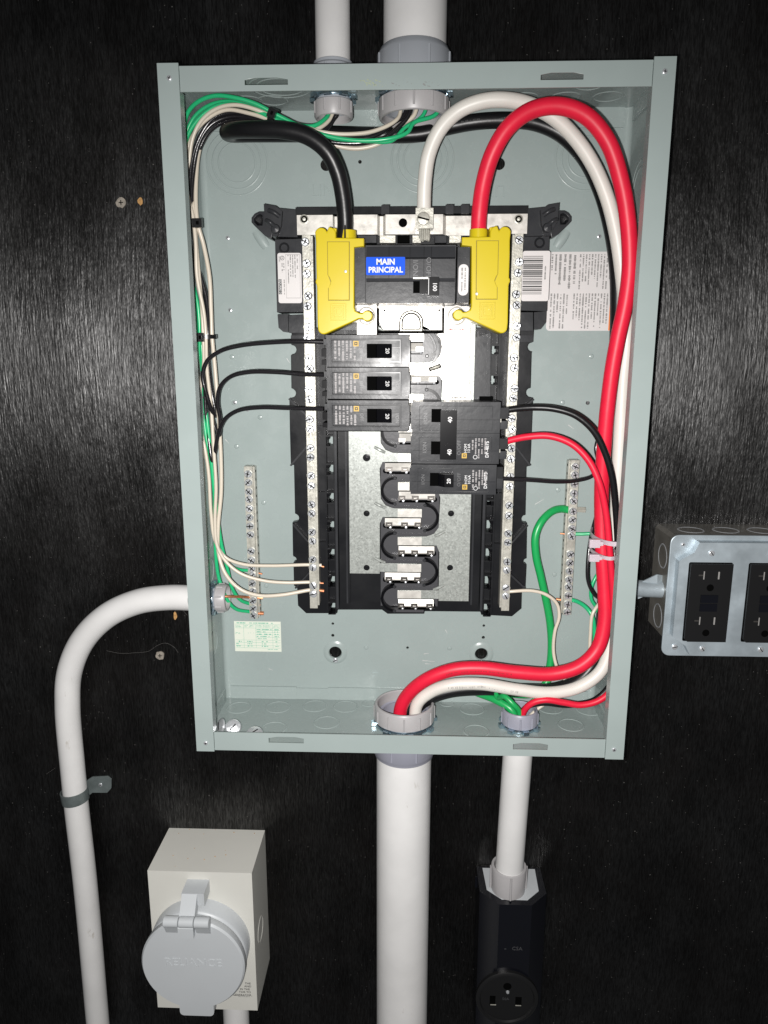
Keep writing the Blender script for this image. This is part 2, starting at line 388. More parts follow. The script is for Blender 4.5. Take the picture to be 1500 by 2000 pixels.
# ================================================================== WALL
m = M(); m.box(-26, 26, -34, 24, -.75, 0, 'wall'); m.build('wall', kind='structure')

# ================================================================== ENCLOSURE
F = 3.876; HB = .1; HX = 7.125; HZ = 10.46; T = .06
box = thing('panel_enclosure', 'open grey steel load centre enclosure with its cover off, fixed to the black wall', 'electrical box')
holes = []
def kx(px, py): return P(px, py, HB)
big_holes = [(kx(637, 322), .19), (kx(975, 320), .19), (kx(655, 1274), .235), (kx(940, 1277), .235)]
small_holes = [(650, 1218, .05), (650, 1241, .06), (945, 1222, .05), (944, 1245, .06), (796, 1265, .05), (703, 316, .06), (1148, 787, .07)]
for (c_, r_) in big_holes: holes.append(circ(c_[0], c_[1], r_))
for px, py, r_ in small_holes: c_ = kx(px, py); holes.append(circ(c_[0], c_[1], r_, 14))
m = M(); m.plate([(-HX+.25, -HZ+T), (HX-.25, -HZ+T), (HX-.25, HZ-T), (-HX+.25, HZ-T)], holes, HB-T, HB, 'panel_grey_paint')
# curved transitions to the side walls, spot-weld dimples round the mounting holes
back = m.build('back_panel', box)
for sgn in (-1, 1):
    m = M(); R_ = .25; n = 6
    prof = [(sgn*(HX-R_), HB)]+[(sgn*(HX-T-(R_-T)+(R_-T)*math.sin(math.pi/2*k/n)), HB+(R_-T)*(1-math.cos(math.pi/2*k/n))) for k in range(1, n+1)]
    prof += [(sgn*(HX-T), F), (sgn*HX, F), (sgn*HX, HB)]+[(sgn*(HX-.02), HB-.05), (sgn*(HX-R_), HB-T)]
    m.prof('z', prof, -HZ, HZ, 'panel_grey_paint')
    m.build('side_wall', box)
    m = M(); m.box(sgn*HX, sgn*(HX-.60), -HZ-.02, HZ+.06, F-.002, F+.05, 'panel_grey_paint', .02)
    m.box(sgn*(HX-.545), sgn*(HX-.60), -HZ+.62, HZ-.62, F-.35, F-.004, 'panel_grey_paint')
    m.build('side_flange', box)
def slot_poly(px0, py0, px1, py1, h):
    (x0, z0), (x1, z1) = P(px0, py1, h), P(px1, py0, h); xm = (x0+x1)/2
    return [(x0, z0), (xm, z0-.0), (x1, z0), (x1, z1), (xm+.3, z1+.05), (xm-.3, z1+.05), (x0, z1)]
bot_hole = [(Pz(795, 1400, -10.4), 1.02), (Pz(1016, 1412, -10.4), .58)]
for sgn, slots in ((1, [(478, 155, 562, 166), (1056, 145, 1140, 156)]), (-1, [(525, 1443, 593, 1451), (1002, 1455, 1070, 1464)])):
    m = M()
    cz = sgn*HZ
    if sgn > 0: hl = [(-2.45, 1.55, .60), (.02, 1.6, 1.05)]
    else: hl = [(-.14, 1.85, 1.05), (3.98, 1.95, .60)]
    # end wall as a sheet lying in the x-h plane
    mm = M(); mm.plate([(-HX+T+.002, HB-T), (HX-T-.002, HB-T), (HX-T-.002, F-.03), (-HX+T+.002, F-.03)], [circ(a, b, r) for a, b, r in hl], 0, T, 'panel_grey_paint')
    for v in mm.bm.verts:
        x, y, z = v.co; v.co = Vector((x, -z, (cz-T-y*1) if sgn > 0 else (cz-y*1)))     # y=-h' in 0..T
    for v in mm.bm.verts:
        pass
    mm.build('end_wall', box)
    m = M(); m.plate([(-HX+.605, cz), (HX-.605, cz), (HX-.605, cz-sgn*.66), (-HX+.605, cz-sgn*.66)], [slot_poly(*s_, F) for s_ in slots], F-.06, F, 'panel_grey_paint', .008)
    m.build('end_flange', box)
    z0_, z1_ = cz-sgn*T, cz-sgn*(.66 if sgn > 0 else .56)
    m = M(); xs = [(-6.85, -4.3), (-4.3, -3.1), (-3.1, 6.8)]
    for i, (a, b) in enumerate(xs): m.box(a, b, z0_, z1_+sgn*(.05 if i == 1 else 0), HB, HB+T-(.02 if i == 1 else 0), 'panel_grey_paint', .012)
    m.build('weld_flange', box)
    for sx_ in (-1, 1):
        m = M(); m.prof('z', [(sx_*(HX-T-.004), F-.05), (sx_*(HX-T-.07), F-.05), (sx_*(HX-T-.07), HB+.3), (sx_*(HX-T-.004), HB+.3)], cz-sgn*T, cz-sgn*.55, 'panel_grey_paint', .01)
        m.build('corner_tab', box)
for px, py in ((331, 153), (1298, 140), (402, 1451), (1199, 1464)):
    x, z = P(px, py, F+.05); put_screw(SMALL, x, z, F+.05, box, name='cover_screw')
# knockouts ----------------------------------------------------------
def knock_mesh(rs):
    m = M()
    for i, r in enumerate(rs):
        m.lathe([(r+.035, 0), (r+.022, .012), (r, .017), (r-.022, .012), (r-.035, -.006)], (0, 0, 0), mat='panel_grey_paint', seg=36, ring=True)
        for a in (10, 190) if i % 2 else (100, 280):
            for da in (-5, 5):
                t = math.radians(a+da); m.lathe([(.02, 0), (.018, .018), (0, .022)], (r*math.cos(t), 0, r*math.sin(t)), mat='panel_grey_paint', seg=6)
    me = m.build(''); me.name = 'knockout'; return me
K1 = knock_mesh([.44]); K0 = knock_mesh([.24]); K2 = knock_mesh([1.02, .72]); K3 = knock_mesh([1.02, .82, .62]); KB = knock_mesh([.92, .7])
def knock(me, x, z, h, rot): link('knockout', me, box, loc=W(x, z, h), rot=rot)
knock(K3, *kx(463, 318), HB, (0, 0, 0)); knock(K3, *kx(825, 312), HB, (0, 0, 0)); knock(K3, *kx(1146, 307), HB, (0, 0, 0))
for px, py in ((467, 1382), (543, 1381), (615, 1379), (675, 1380), (638, 1411), (922, 1385), (1075, 1383), (1150, 1386), (1115, 1416), (930, 1428), (535, 1422)):
    x, h = Pz(px, py, -HZ+T); knock(K1, x, -HZ+T, h, (-math.pi/2, 0, 0))
for px, py in ((720, 1374), (873, 1374)):
    x, h = Pz(px, py, -HZ+T); knock(K0, x, -HZ+T, h, (-math.pi/2, 0, 0))
for x in (-5.9, -4.4, -5.2, 2.2, 3.4, 4.7, 6.0): knock(K1, x, HZ-T, 1.15, (math.pi/2, 0, 0))
knock(KB, -3.95, HZ-T, 2.3, (math.pi/2, 0, 0)); knock(K1, 5.2, HZ-T, 2.2, (math.pi/2, 0, 0))
for z in (-1.3, -2.5, -3.7, -4.9, -7.6, 7.9, .2, 1.6): knock(K1, -HX+T, z, 1.4, (0, 0, math.pi/2))
for z in (7.6, 4.5, 3.0, 1.5, 0, -1.5, -8.2): knock(K1 if z < 7 else KB, HX-T, z, 1.5, (0, 0, -math.pi/2))
# holes rims / rivets / mounting screws ------------------------------
for (c_, r_) in big_holes[2:]:
    m = M(); m.lathe([(.46, -.0), (.40, .03), (.33, .05), (r_+.02, .05), (r_, .02), (r_-.01, -.05)], W(c_[0], c_[1], HB), mat='panel_grey_paint', seg=32, ring=True)
    m.build('mounting_boss', box)
    put_screw(MED, c_[0], c_[1]-r_-.06, HB+.06, box, name='mounting_screw')
m = M()
for px, py in ((453, 697), (508, 815), (462, 872), (1155, 696), (1099, 786), (1090, 957), (515, 982), (520, 1144), (1083, 1122), (715, 1265), (878, 1266), (457, 787)):
    c_ = kx(px, py); m.lathe([(.085, 0), (.07, .02), (.035, .03), (0, .032)], W(c_[0], c_[1], HB), mat='panel_grey_paint', seg=16)
m.build('weld_dimple', box)
for px, py in ((445, 465), (1170, 462), (450, 606), (459, 786), (484, 800)):
    x, z = kx(px, py); put_screw(SMALL, x, z, HB, box)
# embossed words on the back
m = M(); x, z = P(637, 372, HB); m.text('LINE', x, z, HB+.035, .52, 0, 'panel_grey_paint', .04, sx=.95)
m.build('embossed_word', box)
m = M(); x, z = P(958, 372, HB); m.text('LINE', x, z, HB+.035, .52, 180, 'panel_grey_paint', .04, sx=.95)
m.build('embossed_word', box)
# hand marker residue on the top flange
m = M()
for x0, x1, mt, n in ((700, 752, 'marker_yellow', 26), (768, 805, 'print_grey', 7), (822, 862, 'print_grey', 8)):
    for k in range(n):
        px = random.uniform(x0, x1); py = 164+random.uniform(-6, 6); x, z = P(px, py, F)
        L_ = random.uniform(.02, .09); a = random.random()*3
        m.prism([(x, z), (x+L_*math.cos(a), z+L_*math.sin(a)*.6), (x+L_*math.cos(a)+.015, z+L_*math.sin(a)*.6+.012), (x+.012, z+.014)], F, F+.002, mt)
m.build('marker_smudge', box)
m = M()
for a, b, c_, d in ((828, 1277, 838, 1276), (825, 1290, 849, 1292), (830, 1296, 842, 1297), (440, 858, 447, 866), (1045, 985, 1062, 975), (870, 1230, 874, 1238), (525, 1306, 533, 1309), (560, 700, 566, 709), (1110, 830, 1121, 838), (1060, 1300, 1066, 1311)):
    (xa, za), (xb, zb) = P(a, b, HB), P(c_, d, HB); dd = Vector((xb-xa, zb-za)).normalized(); nn = Vector((-dd.y, dd.x))*.009
    m.prism([(xa+nn.x, za+nn.y), (xb+nn.x*.3, zb+nn.y*.3), (xb-nn.x*.3, zb-nn.y*.3), (xa-nn.x, za-nn.y)], HB, HB+.003, 'label_paper')
m.build('scratch', box, kind='stuff')
# stickers ----------------------------------------------------------
m = M(); x0, z1 = P(457, 1213, HB); x1, z0 = P(550, 1273, HB)
m.box(x0, x1, z0, z1, HB, HB+.006, 'green_tint_paper'); hh = HB+.0062; Wd, Ht = x1-x0, z1-z0
def ln(a, b, c_, d, mt='print_green', t=.008):
    m.box(x0+a*Wd-(t/2 if a == c_ else 0), x0+c_*Wd+(t/2 if a == c_ else 0), z1-b*Ht-(t/2 if b == d else 0), z1-d*Ht+(t/2 if b == d else 0), hh, hh+.001, mt)
for b in (.1, .22, .62, .70, .80, .88): ln(.02, b, .98, b)
for b in (.29, .36, .44, .52): ln(.46, b, .98, b)
for a in (.2, .46, .82): ln(a, .1, a, .88)
m.scribble(x0+.1, x1-.3, z1-.09*Ht, z1-.02*Ht, hh, 1, 'print_green', False, .8)
for a0, a1, b0, b1, r_ in ((.02, .18, .12, .2, 2), (.22, .44, .12, .2, 2), (.48, .8, .12, .2, 2), (.84, .97, .12, .2, 2), (.02, .15, .36, .43, 2), (.26, .42, .37, .40, 1), (.48, .8, .23, .61, 5), (.86, .95, .23, .61, 5),
                         (.03, .15, .63, .86, 3), (.27, .4, .63, .86, 3), (.58, .72, .63, .86, 3), (.87, .95, .63, .86, 3), (.7, .94, .9, .95, 1)):
    m.scribble(x0+a0*Wd, x0+a1*Wd, z1-b0*Ht, z1-b1*Ht, hh, r_, 'print_green', False, .75, .3, .5)
m.build('torque_table_sticker', box, label='pale green printed table sticker')
m = M(); x0, z1 = P(1073, 492, HB); x1, z0 = P(1222, 646, HB)
m.plate(rrect(x0, x1, z0, z1, .12), [], HB, HB+.008, 'label_paper'); hh = HB+.0085
xo = P(1193, 560, HB)[0]
m.box(xo, x1-.06, z0+.01, z0+(z1-z0)*.47, HB+.004, hh+.0005, 'label_orange')
m.text('DANGER', xo+.12, z0+(z1-z0)*.27, hh+.001, .16, -90, 'print_black', bold=.01)
zm = (z0+z1)/2
m.scribble(x0+.05, x0+.3, z1-.08, zm+.55, hh, 2, 'print_grey', True, .85)
m.scribble(x0+.3, x0+.95, z1-.08, zm+.08, hh, 4, 'print_grey', True, .85)
m.scribble(x0+1.0, xo-.02, z1-.08, zm+.08, hh, 11, 'print_grey', True, .88, .5)
m.scribble(x0+.08, x0+.72, zm-.06, z0+.07, hh, 6, 'print_grey', True, .85, .5)
m.scribble(x0+.85, xo-.04, zm-.06, z0+.07, hh, 12, 'print_grey', True, .88, .5)
m.build('warning_sticker', box, label='white sticker of small sideways print with an orange corner')

# ================================================================== INTERIOR (bus assembly)
it = thing('bus_assembly', 'black plastic and silver metal bus assembly bolted in the middle of the grey box', 'bus assembly')
HF = .8
def notch(px, py, r, side):                      # semicircle bite, side=+1 bites to the right
    return [(px+side*r*math.sin(math.radians(a)), py-r*math.cos(math.radians(a))) for a in range(0, 181, 30)]
L_out = [(570, 640), (568, 672)]+notch(570, 683, 9, 1)+[(568, 694), (569, 758)]+notch(569, 768, 9, 1)+[(565, 778), (566, 840), (568, 909), (574, 908), (576, 1003)]+notch(576, 1012, 8, 1)+[(571, 1021), (572, 1084)]+notch(573, 1093, 6, 1)+[(573, 1101), (574, 1144), (580, 1146), (582, 1183), (598, 1198), (658, 1198), (659, 1191), (746, 1191), (757, 1199), (828, 1199), (829, 1194), (938, 1195), (940, 1201), (1000, 1204), (1018, 1189), (1019, 1150), (1026, 1149), (1028, 1105)]+notch(1028, 1097, 6, -1)[::-1]+[(1028, 1089), (1029, 1022)]+notch(1026, 1014, 8, -1)[::-1]+[(1026, 1004), (1028, 912), (1034, 910), (1036, 898), (1041, 777)]+notch(1036, 767, 9, -1)[::-1]+[(1036, 757), (1038, 690)]+notch(1039, 678, 9, -1)[::-1]+[(1041, 668), (1043, 640)]
win_y_L = [(849, 867), (903, 922), (957, 975), (1011, 1030), (1064, 1083), (1116, 1136), (1167, 1187)]
win_y_R = [(676, 692), (733, 750), (972, 980), (1009, 1032), (1063, 1086), (1116, 1140), (1169, 1191)]
hol = []
wins = []
for a, b in win_y_L:
    (x0, z1), (x1, z0) = P(644, a, .5), P(653, b, .5); x0, x1 = -2.87, -2.70; wins.append((-1, z0, z1)); hol.append([(x0, z0), (x1, z0), (x1, z1), (x0, z1)])
for a, b in win_y_R:
    (x0, z1), (x1, z0) = P(946, a, .5), P(957, b, .5); x0, x1 = 2.70, 2.87; wins.append((1, z0, z1)); hol.append([(x0, z0), (x1, z0), (x1, z1), (x0, z1)])
def clean(pts):
    out = []
    for p in pts:
        if not out or (abs(p[0]-out[-1][0])+abs(p[1]-out[-1][1])) > .02: out.append(p)
    return out
m = M(); m.plate(clean(pp(L_out, HF)), hol, .45, HF, 'black_base_plastic', .015)
for s_ in (-1, 1):                               # side skirts down to the back panel
    m.box(s_*3.2, s_*3.9, -5.9, 3.2, .12, .44, 'black_base_plastic')
m.build('base_tray', it)
ZB = -6.25
for s_ in (-1, 1):
    m = M()
    m.box(s_*2.52, s_*2.60, ZB-.05, 3.3, HF, 1.28, 'black_moulded_plastic', .015)         # tall ridge
    m.box(s_*2.60, s_*2.66, ZB-.1, 3.3, HF, 1.12, 'black_base_plastic', .01)
    m.box(s_*2.90, s_*2.97, ZB-.15, 3.3, HF, 1.12, 'black_base_plastic', .012)
    m.box(s_*2.97, s_*3.22, -5.9, 3.2, HF, .95, 'black_base_plastic', .015)
    for z in (-2.1, -3.9, 2.0, .2): m.box(s_*2.97, s_*3.24, z, z+.03, .95, 1.15, 'black_base_plastic', .006)
    m.box(s_*3.22, s_*3.55, -6.1, 6.3, HF, 1.08, 'black_moulded_plastic', .02)            # pedestal under the neutral bar
    m.build('wire_rail', it)
    for q, z0, z1 in wins:
        if q != s_: continue
        m = M()
        m.box(s_*2.66, s_*2.92, z1, z1+.05, HF-.05, 1.1, 'black_base_plastic', .008); m.box(s_*2.66, s_*2.92, z0-.05, z0, HF-.05, 1.1, 'black_base_plastic', .008)
        m.box(s_*2.80, s_*2.90, z1-.10, z1, .7, 1.22, 'gloss_black_handle', .02); m.box(s_*2.80, s_*2.90, z0, z0+.06, .7, 1.2, 'gloss_black_handle', .02)
        m.build('clip', it)
# diagonal braces on the tray wings
for a, b in (((569, 908), (600, 872)), ((574, 1022), (603, 1055)), ((566, 778), (602, 812)), ((578, 1146), (606, 1115)), ((1034, 908), (1003, 868)), ((1028, 1024), (998, 1058)), ((1040, 780), (1008, 806)), ((1024, 1146), (994, 1118))):
    (xa, za), (xb, zb) = P(*a, HF), P(*b, HF); d = Vector((xb-xa, zb-za)).normalized(); n_ = Vector((-d.y, d.x))*.03
    m = M(); m.prism([(xa+n_.x, za+n_.y), (xb+n_.x, zb+n_.y), (xb-n_.x, zb-n_.y), (xa-n_.x, za-n_.y)], HF, 1.0, 'black_moulded_plastic', .01)
    m.build('tray_brace', it)
# upper blocks carrying the labels
for s_ in (-1, 1):
    q = [(537, 468), (600, 466), (602, 609), (541, 610)] if s_ < 0 else [(1016, 458), (1073, 460), (1068, 608), (1010, 606)]
    m = M(); m.prism(pp(q, 1.1), .12, 1.1, 'black_moulded_plastic', .03)
    q = [(542, 614), (563, 614), (563, 648), (553, 648), (544, 640)] if s_ < 0 else [(1043, 610), (1067, 608), (1066, 630), (1056, 643), (1043, 643)]
    m.prism(pp(q, 1.0), .12, 1.0, 'black_moulded_plastic', .03)
    q = [(564, 616), (602, 614), (603, 650), (564, 650)] if s_ < 0 else [(1008, 610), (1041, 610), (1041, 646), (1006, 646)]
    m.prism(pp(q, 1.2), .2, 1.2, 'black_moulded_plastic', .05)
    m.prism(pp([(568, 655), (603, 655), (603, 668), (568, 668)] if s_ < 0 else [(1006, 655), (1041, 655), (1041, 668), (1006, 668)], .95), .5, .95, 'black_moulded_plastic', .02)
    c_ = P(555, 484, 1.1) if s_ < 0 else P(1054, 474, 1.1)
    m.lathe([(.17, 0), (.16, .02), (.12, .02), (.11, .0)], W(c_[0], c_[1], 1.1), mat='black_base_plastic', ring=True)
    m.build('end_block', it)
m = M(); x0, z1 = P(541.5, 494, 1.12); x1, z0 = P(590, 592, 1.12)
m.plate(rrect(x0, x1, z0, z1, .07), [], 1.1, 1.112, 'label_paper'); hh = 1.1125; Wd, Ht = x1-x0, z1-z0
m.scribble(x0+.40*Wd, x0+.88*Wd, z1-.04*Ht, z0+.30*Ht, hh, 5, 'print_grey', True, .8, .6)
m.box(x0+.34*Wd, x0+.35*Wd, z1-.03*Ht, z0+.1*Ht, hh, hh+.001, 'print_grey'); m.box(x0+.93*Wd, x0+.94*Wd, z1-.03*Ht, z0+.1*Ht, hh, hh+.001, 'print_grey')
m.box(x0+.34*Wd, x0+.94*Wd, z0+.1*Ht, z0+.107*Ht, hh, hh+.001, 'print_grey'); m.box(x0+.34*Wd, x0+.94*Wd, z1-.03*Ht, z1-.037*Ht, hh, hh+.001, 'print_grey')
c_ = (x0+.2*Wd, z1-.1*Ht); m.lathe([(.07, 0), (.07, .002), (.055, .002), (.055, 0)], W(*c_, hh), mat='print_black', ring=True); m.text('UL', c_[0], c_[1], hh+.001, .07, -90, 'print_black', bold=.01)
m.text('LISTED', x0+.08*Wd, z1-.12*Ht, hh, .06, -90, 'print_black', bold=.01); m.scribble(x0+.15*Wd, x0+.3*Wd, z1-.2*Ht, z0+.62*Ht, hh, 2, 'print_black', True, .85)
m.box(x0+.02*Wd, x0+.15*Wd, z0+.18*Ht, z0+.48*Ht, hh, hh+.001, 'print_black'); m.text('SQUARE D', x0+.085*Wd, z0+.33*Ht, hh+.0015, .105, -90, 'print_white', sx=.9, bold=.01)
m.scribble(x0+.22*Wd, x0+.3*Wd, z0+.5*Ht, z0+.12*Ht, hh, 1, 'print_grey', True, .8)
m.build('rating_label', it)
m = M(); x0, z1 = P(1021.5, 490, 1.12); x1, z0 = P(1071, 588, 1.12)
m.plate(rrect(x0, x1, z0, z1, .07), [], 1.1, 1.112, 'label_paper'); Wd, Ht = x1-x0, z1-z0
z = z1-.1*Ht
while z > z0+.14*Ht:
    t = random.choice((.012, .018, .03, .045)); m.box(x0+.03*Wd, x0+.74*Wd, z-t, z, hh, hh+.001, 'print_black'); z -= t+random.choice((.014, .02, .03))
m.scribble(x0+.78*Wd, x0+.9*Wd, z1-.3*Ht, z0+.35*Ht, hh, 1, 'print_grey', True, .9)
m.build('barcode_label', it)
# mounting ears
for s_ in (-1, 1):
    def q(px, py): return (px, py) if s_ < 0 else (1607-px+(py-430)*-.0, py-2)
    m = M()
    m.prism([P(*q(*a), 1.3) for a in ((530, 405), (581, 410), (581, 463), (532, 462))], .3, 1.3, 'black_moulded_plastic', .03)
    m.prism([P(*q(*a), 1.5) for a in ((515, 398), (538, 402), (551, 412), (549, 440), (541, 462), (528, 452), (517, 432))], .5, 1.5, 'black_moulded_plastic', .04)
    ring = [(505, 413), (497, 417), (491, 425), (491, 434), (497, 441), (517, 460), (530, 466), (533, 450), (520, 413)]
    hole = [(507, 418), (501, 421), (496, 427), (497, 434), (503, 440), (512, 440), (513, 430), (512, 420)]
    m.plate([P(*q(*a), .9) for a in ring], [[P(*q(*a), .9) for a in hole]], .12, .9, 'black_moulded_plastic', .02)
    m.prism([P(*q(*a), .4) for a in hole], .12, .4, 'gloss_black_handle', .03)
    for a, b in (((524, 410), (545, 422)), ((519, 430), (534, 440))):
        (xa, za), (xb, zb) = P(*q(*a), 1.6), P(*q(*b), 1.6); m.tube([(xa, za, 1.55), ((xa+xb)/2, (za+zb)/2+.02, 1.62), (xb, zb, 1.55)], .07, 'black_moulded_plastic', sub=3)
    m.lathe([(.16, 0), (.12, .1), (.0, .12)], W(*P(*q(538, 447), 1.5), 1.48), mat='black_moulded_plastic')
    m.build('mounting_ear', it)
# pressed boss of the box beside each ear
for s_ in (-1, 1):
    m = M(); px = (500, 520) if s_ < 0 else (1107, 1087)
    a, b = P(px[0], 452, HB), P(px[1], 482, HB)
    m.tube([(a[0], a[1], HB-.16), ((a[0]+b[0])/2, (a[1]+b[1])/2, HB-.13), (b[0], b[1], HB-.16)], .22, 'panel_grey_paint', sub=5)
    m.build('pressed_boss', box)

# neutral strap across the top: a bent ribbon
zt, zb = P(750, 417, 1.9)[1], P(750, 456, 1.9)[1]
hi, lo = 1.72, 1.42
pxs = [(580, hi), (650, hi), (654, lo), (680, lo), (686, hi), (737, hi), (742, lo), (748, lo), (753, hi), (865, hi), (871, lo), (928, lo), (935, hi), (962, hi), (1030, hi)]
top = [(P(x, 436, h)[0], h) for x, h in pxs]; bot_ = [(x, h-.07) for x, h in top][::-1]
m = M(); m.prof('z', top+bot_, zb, zt, 'tin_plated_copper', .006)
m.build('neutral_strap', it)
for px in (594, 1013):
    m = M(); c_ = P(px, 428, 1.74); m.lathe([(.14, 0), (.14, .02), (.11, .03), (.10, .0), (.06, 0), (.05, .04), (0, .045)], W(*c_, 1.73), mat='nickel_bar_metal'); m.build('strap_rivet', it)
m = M(); c_ = P(787, 435, 1.73); m.lathe([(.135, 0), (.13, .012), (.105, .012), (.10, .004), (0, .004)], W(*c_, 1.721), mat='slot_shadow_black')
m.build('strap_hole', it)
m = M(); (x0, z1), (x1, z0) = P(577, 405, 1.5), P(1030, 416, 1.5)
m.box(x0, x1, z0, z1, .4, 1.5, 'black_base_plastic', .02)
for px in (660, 745, 870, 900): a = P(px, 410, 1.5)[0]; m.box(a, a+.25, z0-.02, z1+.04, 1.2, 1.58, 'black_moulded_plastic', .01)
(x0, z1), (x1, z0) = P(692, 456, 1.3), P(905, 482, 1.3)
m.box(x0, x1, z0, z1, .4, 1.3, 'black_base_plastic', .02)
for a, b, mt, h in ((700, 735, 'black_moulded_plastic', 2.0), (742, 772, 'nickel_bar_metal', 1.7), (776, 800, 'slot_shadow_black', 1.5), (806, 822, 'nickel_bar_metal', 1.6), (850, 872, 'black_moulded_plastic', 2.1), (878, 900, 'nickel_bar_metal', 1.8)):
    (xa, za), (xb, zb_) = P(a, 460, h), P(b, 474, h); m.box(xa, xb, zb_, za, 1.2, h, mt, .015)
m.build('top_bridge', it)
# big lug on the strap
m = M(); (x0, z1), (x1, z0) = P(812, 406, 2.3), P(846, 446, 2.3)
m.box(x0, x1, z0, z1, 1.73, 2.3, 'nickel_bar_metal', .03)
m.build('neutral_lug', it)
c_ = P(827, 427, 2.3); put_screw(_screw('lug_screw', .20, .05, 'slot', 'nickel_bar_metal', 0), c_[0], c_[1], 2.28, it, rot=.25, name='lug_screw')

# neutral bars with their screws
yL = [473, 515, 535, 578, 598, 639, 659, 700, 720, 760, 780, 819, 838, 875, 893, 929, 949, 985, 1003, 1039, 1057, 1093, 1109, 1144, 1160]
yR = [469, 512, 533, 575, 596, 637, 659, 699, 719, 759, 778, 817, 838, 876, 896, 931, 950, 987, 1007, 1042, 1060, 1097, 1114, 1149, 1165]
hook = M()
for s_, ys in ((-1, yL), (1, yR)):
    zt_ = P(600, 457, 1.5)[1]; zb_ = P(616, 1188, 1.5)[1]
    m = M(); m.box(s_*3.52, s_*3.25, zb_, zt_, 1.10, 1.5, 'nickel_bar_metal', .02)
    m.box(s_*3.25, s_*3.19, zb_+.1, zt_-.05, 1.0, 1.44, 'nickel_bar_metal', .01)
    for i, y in enumerate(ys):
        z = P(600 if s_ < 0 else 1000, y, 1.55)[1]
        m.lathe([(.15, 0), (.15, .012), (.125, .012)], W(s_*3.385, z, 1.5), mat='nickel_bar_metal', seg=16)
        if i % 2 and y > 850: m.tube([(s_*3.47, z+.42, 1.5), (s_*3.38, z+.5, 1.52), (s_*3.29, z+.42, 1.5)], .018, 'nickel_bar_metal', 6, 3)
    bar = m.build('neutral_bar', it)
    for y in ys:
        z = P(600 if s_ < 0 else 1000, y, 1.55)[1]
        dx = random.choice((0, 0, 0, -.03, .03)) if y < 850 else 0
        put_screw(TERM if y < 1100 else TERM_DEEP, s_*3.385+dx, z, 1.5+random.uniform(-.03, .03), bar, name='terminal_screw')

# galvanised carrier plates with tongues --------------------------------
HP = 1.4
rowsL = [P(770, y, HP)[1] for y in (786-4, 894, 1002, 1109)]; rowsL = [rowsL[1]+4, rowsL[1]+2]+rowsL[1:]
rowsR = [P(800, y, HP)[1] for y in (950, 1057, 1161)]; rowsR = [rowsR[0]+4, rowsR[0]+2]+rowsR
def plate_out(s_, z_top, z_bot, rows):
    e = 1.04; pts = [(s_*2.1, z_top), (s_*2.1, z_bot), (s_*e, z_bot)]
    for z in sorted(rows):
        if z < z_bot-.3 or z > z_top: continue
        pts += [(s_*e, z-.18-.22), (s_*(e-.0), z-.18-.2), (s_*(e-.1), z-.15), (s_*-.42, z-.15), (s_*-.42, z+.15), (s_*(e-.45), z+.17), (s_*(e-.2), z+.27), (s_*(e-.04), z+.5)]
    pts += [(s_*e, z_top)]
    return clean(pts)
for s_, zt_, zb_, rows, hpx in ((-1, 2.6, -4.94, rowsL, [(716, 894), (716, 1003), (716, 1109)]), (1, 4.15, -5.92, rowsR, [(881, 1003), (879, 1109)])):
    rr = [z for z in rows if z-.45 > zb_ or True]
    m = M(); hs = [circ(*P(px, py, HP), .105+(.0 if py > 900 else .02), 20) for px, py in hpx]
    zz = sorted([z for z in rows if z-.42 > zb_])
    m.plate(plate_out(s_, zt_, zb_, zz), hs, HP-.06, HP, 'galvanised_spangle', .008)
    for z in rows:
        m.box(s_*.42, s_*-.41, z-.14, z+.14, HP, HP+.02, 'tin_plated_copper', .006)
        if z-.42 <= zb_: m.plate([(s_*1.04, z-.15), (s_*1.04, z+.16), (s_*-.42, z+.15), (s_*-.42, z-.15)], [], HP-.06, HP, 'galvanised_spangle', .004)
        xa, xb, za = s_*1.22, s_*.86, z+.12                                      # pressed stiffening bead
        m.tube([(xa, z+.36, HP-.02), ((xa+xb)/2, z+.27, HP+.02), (xb, z+.18, HP-.02)], .055, 'galvanised_spangle', 10, 4)
    m.build('carrier_plate', it)
    for px, py in hpx:
        c_ = P(px, py, 1.2); m = M(); m.lathe([(.13, 0), (.13, .02), (.06, .03), (.04, -.05), (0, -.05)], W(*c_, .95), mat='black_base_plastic', seg=16); m.build('rivet_seat', it)
# upper tin plates
m = M(); H2 = 1.62
q = pp([(866, 598), (920, 598), (916, 740), (921, 787), (866, 790), (866, 747), (858, 735), (800, 733), (800, 715), (836, 714), (850, 706), (860, 692), (863, 677), (860, 662), (852, 652), (866, 650)], H2)
arc_c = P(812, 682, 1.5)
m.plate(q, [], H2-.07, H2, 'tin_plated_copper', .015)
c_ = P(889, 662, H2); m.lathe([(.17, 0), (.17, .03), (.15, .05), (.0, .05)], W(*c_, H2), mat='zinc_screw_metal'); m.box(c_[0]-.12, c_[0]+.12, c_[1]-.02, c_[1]+.02, H2+.05, H2+.055, 'slot_shadow_black')
a, b = P(838, 722, H2+.02), P(861, 714, H2+.02); m.tube([(*a, H2-.02), ((a[0]+b[0])/2, (a[1]+b[1])/2, H2-.01), (*b, H2-.02)], .075, 'slot_shadow_black', 10, 4); m.tube([(*a, H2+.0), ((a[0]+b[0])/2, (a[1]+b[1])/2, H2+.03), (*b, H2)], .05, 'nickel_bar_metal', 10, 4)
x, z = P(892, 643, H2); m.scribble(x-.28, x+.28, z-.04, z+.04, H2, 1, 'print_red', False, .95, 0, .8)
x, z = P(897, 777, H2); m.scribble(x-.25, x+.25, z-.05, z+.05, H2, 1, 'print_black', False, .9, 0, .7)
m.build('upper_bus_plate', it)
m = M(); m.plate(pp([(697, 594), (736, 594), (736, 655), (697, 655)], H2), [], H2-.07, H2, 'tin_plated_copper', .012)
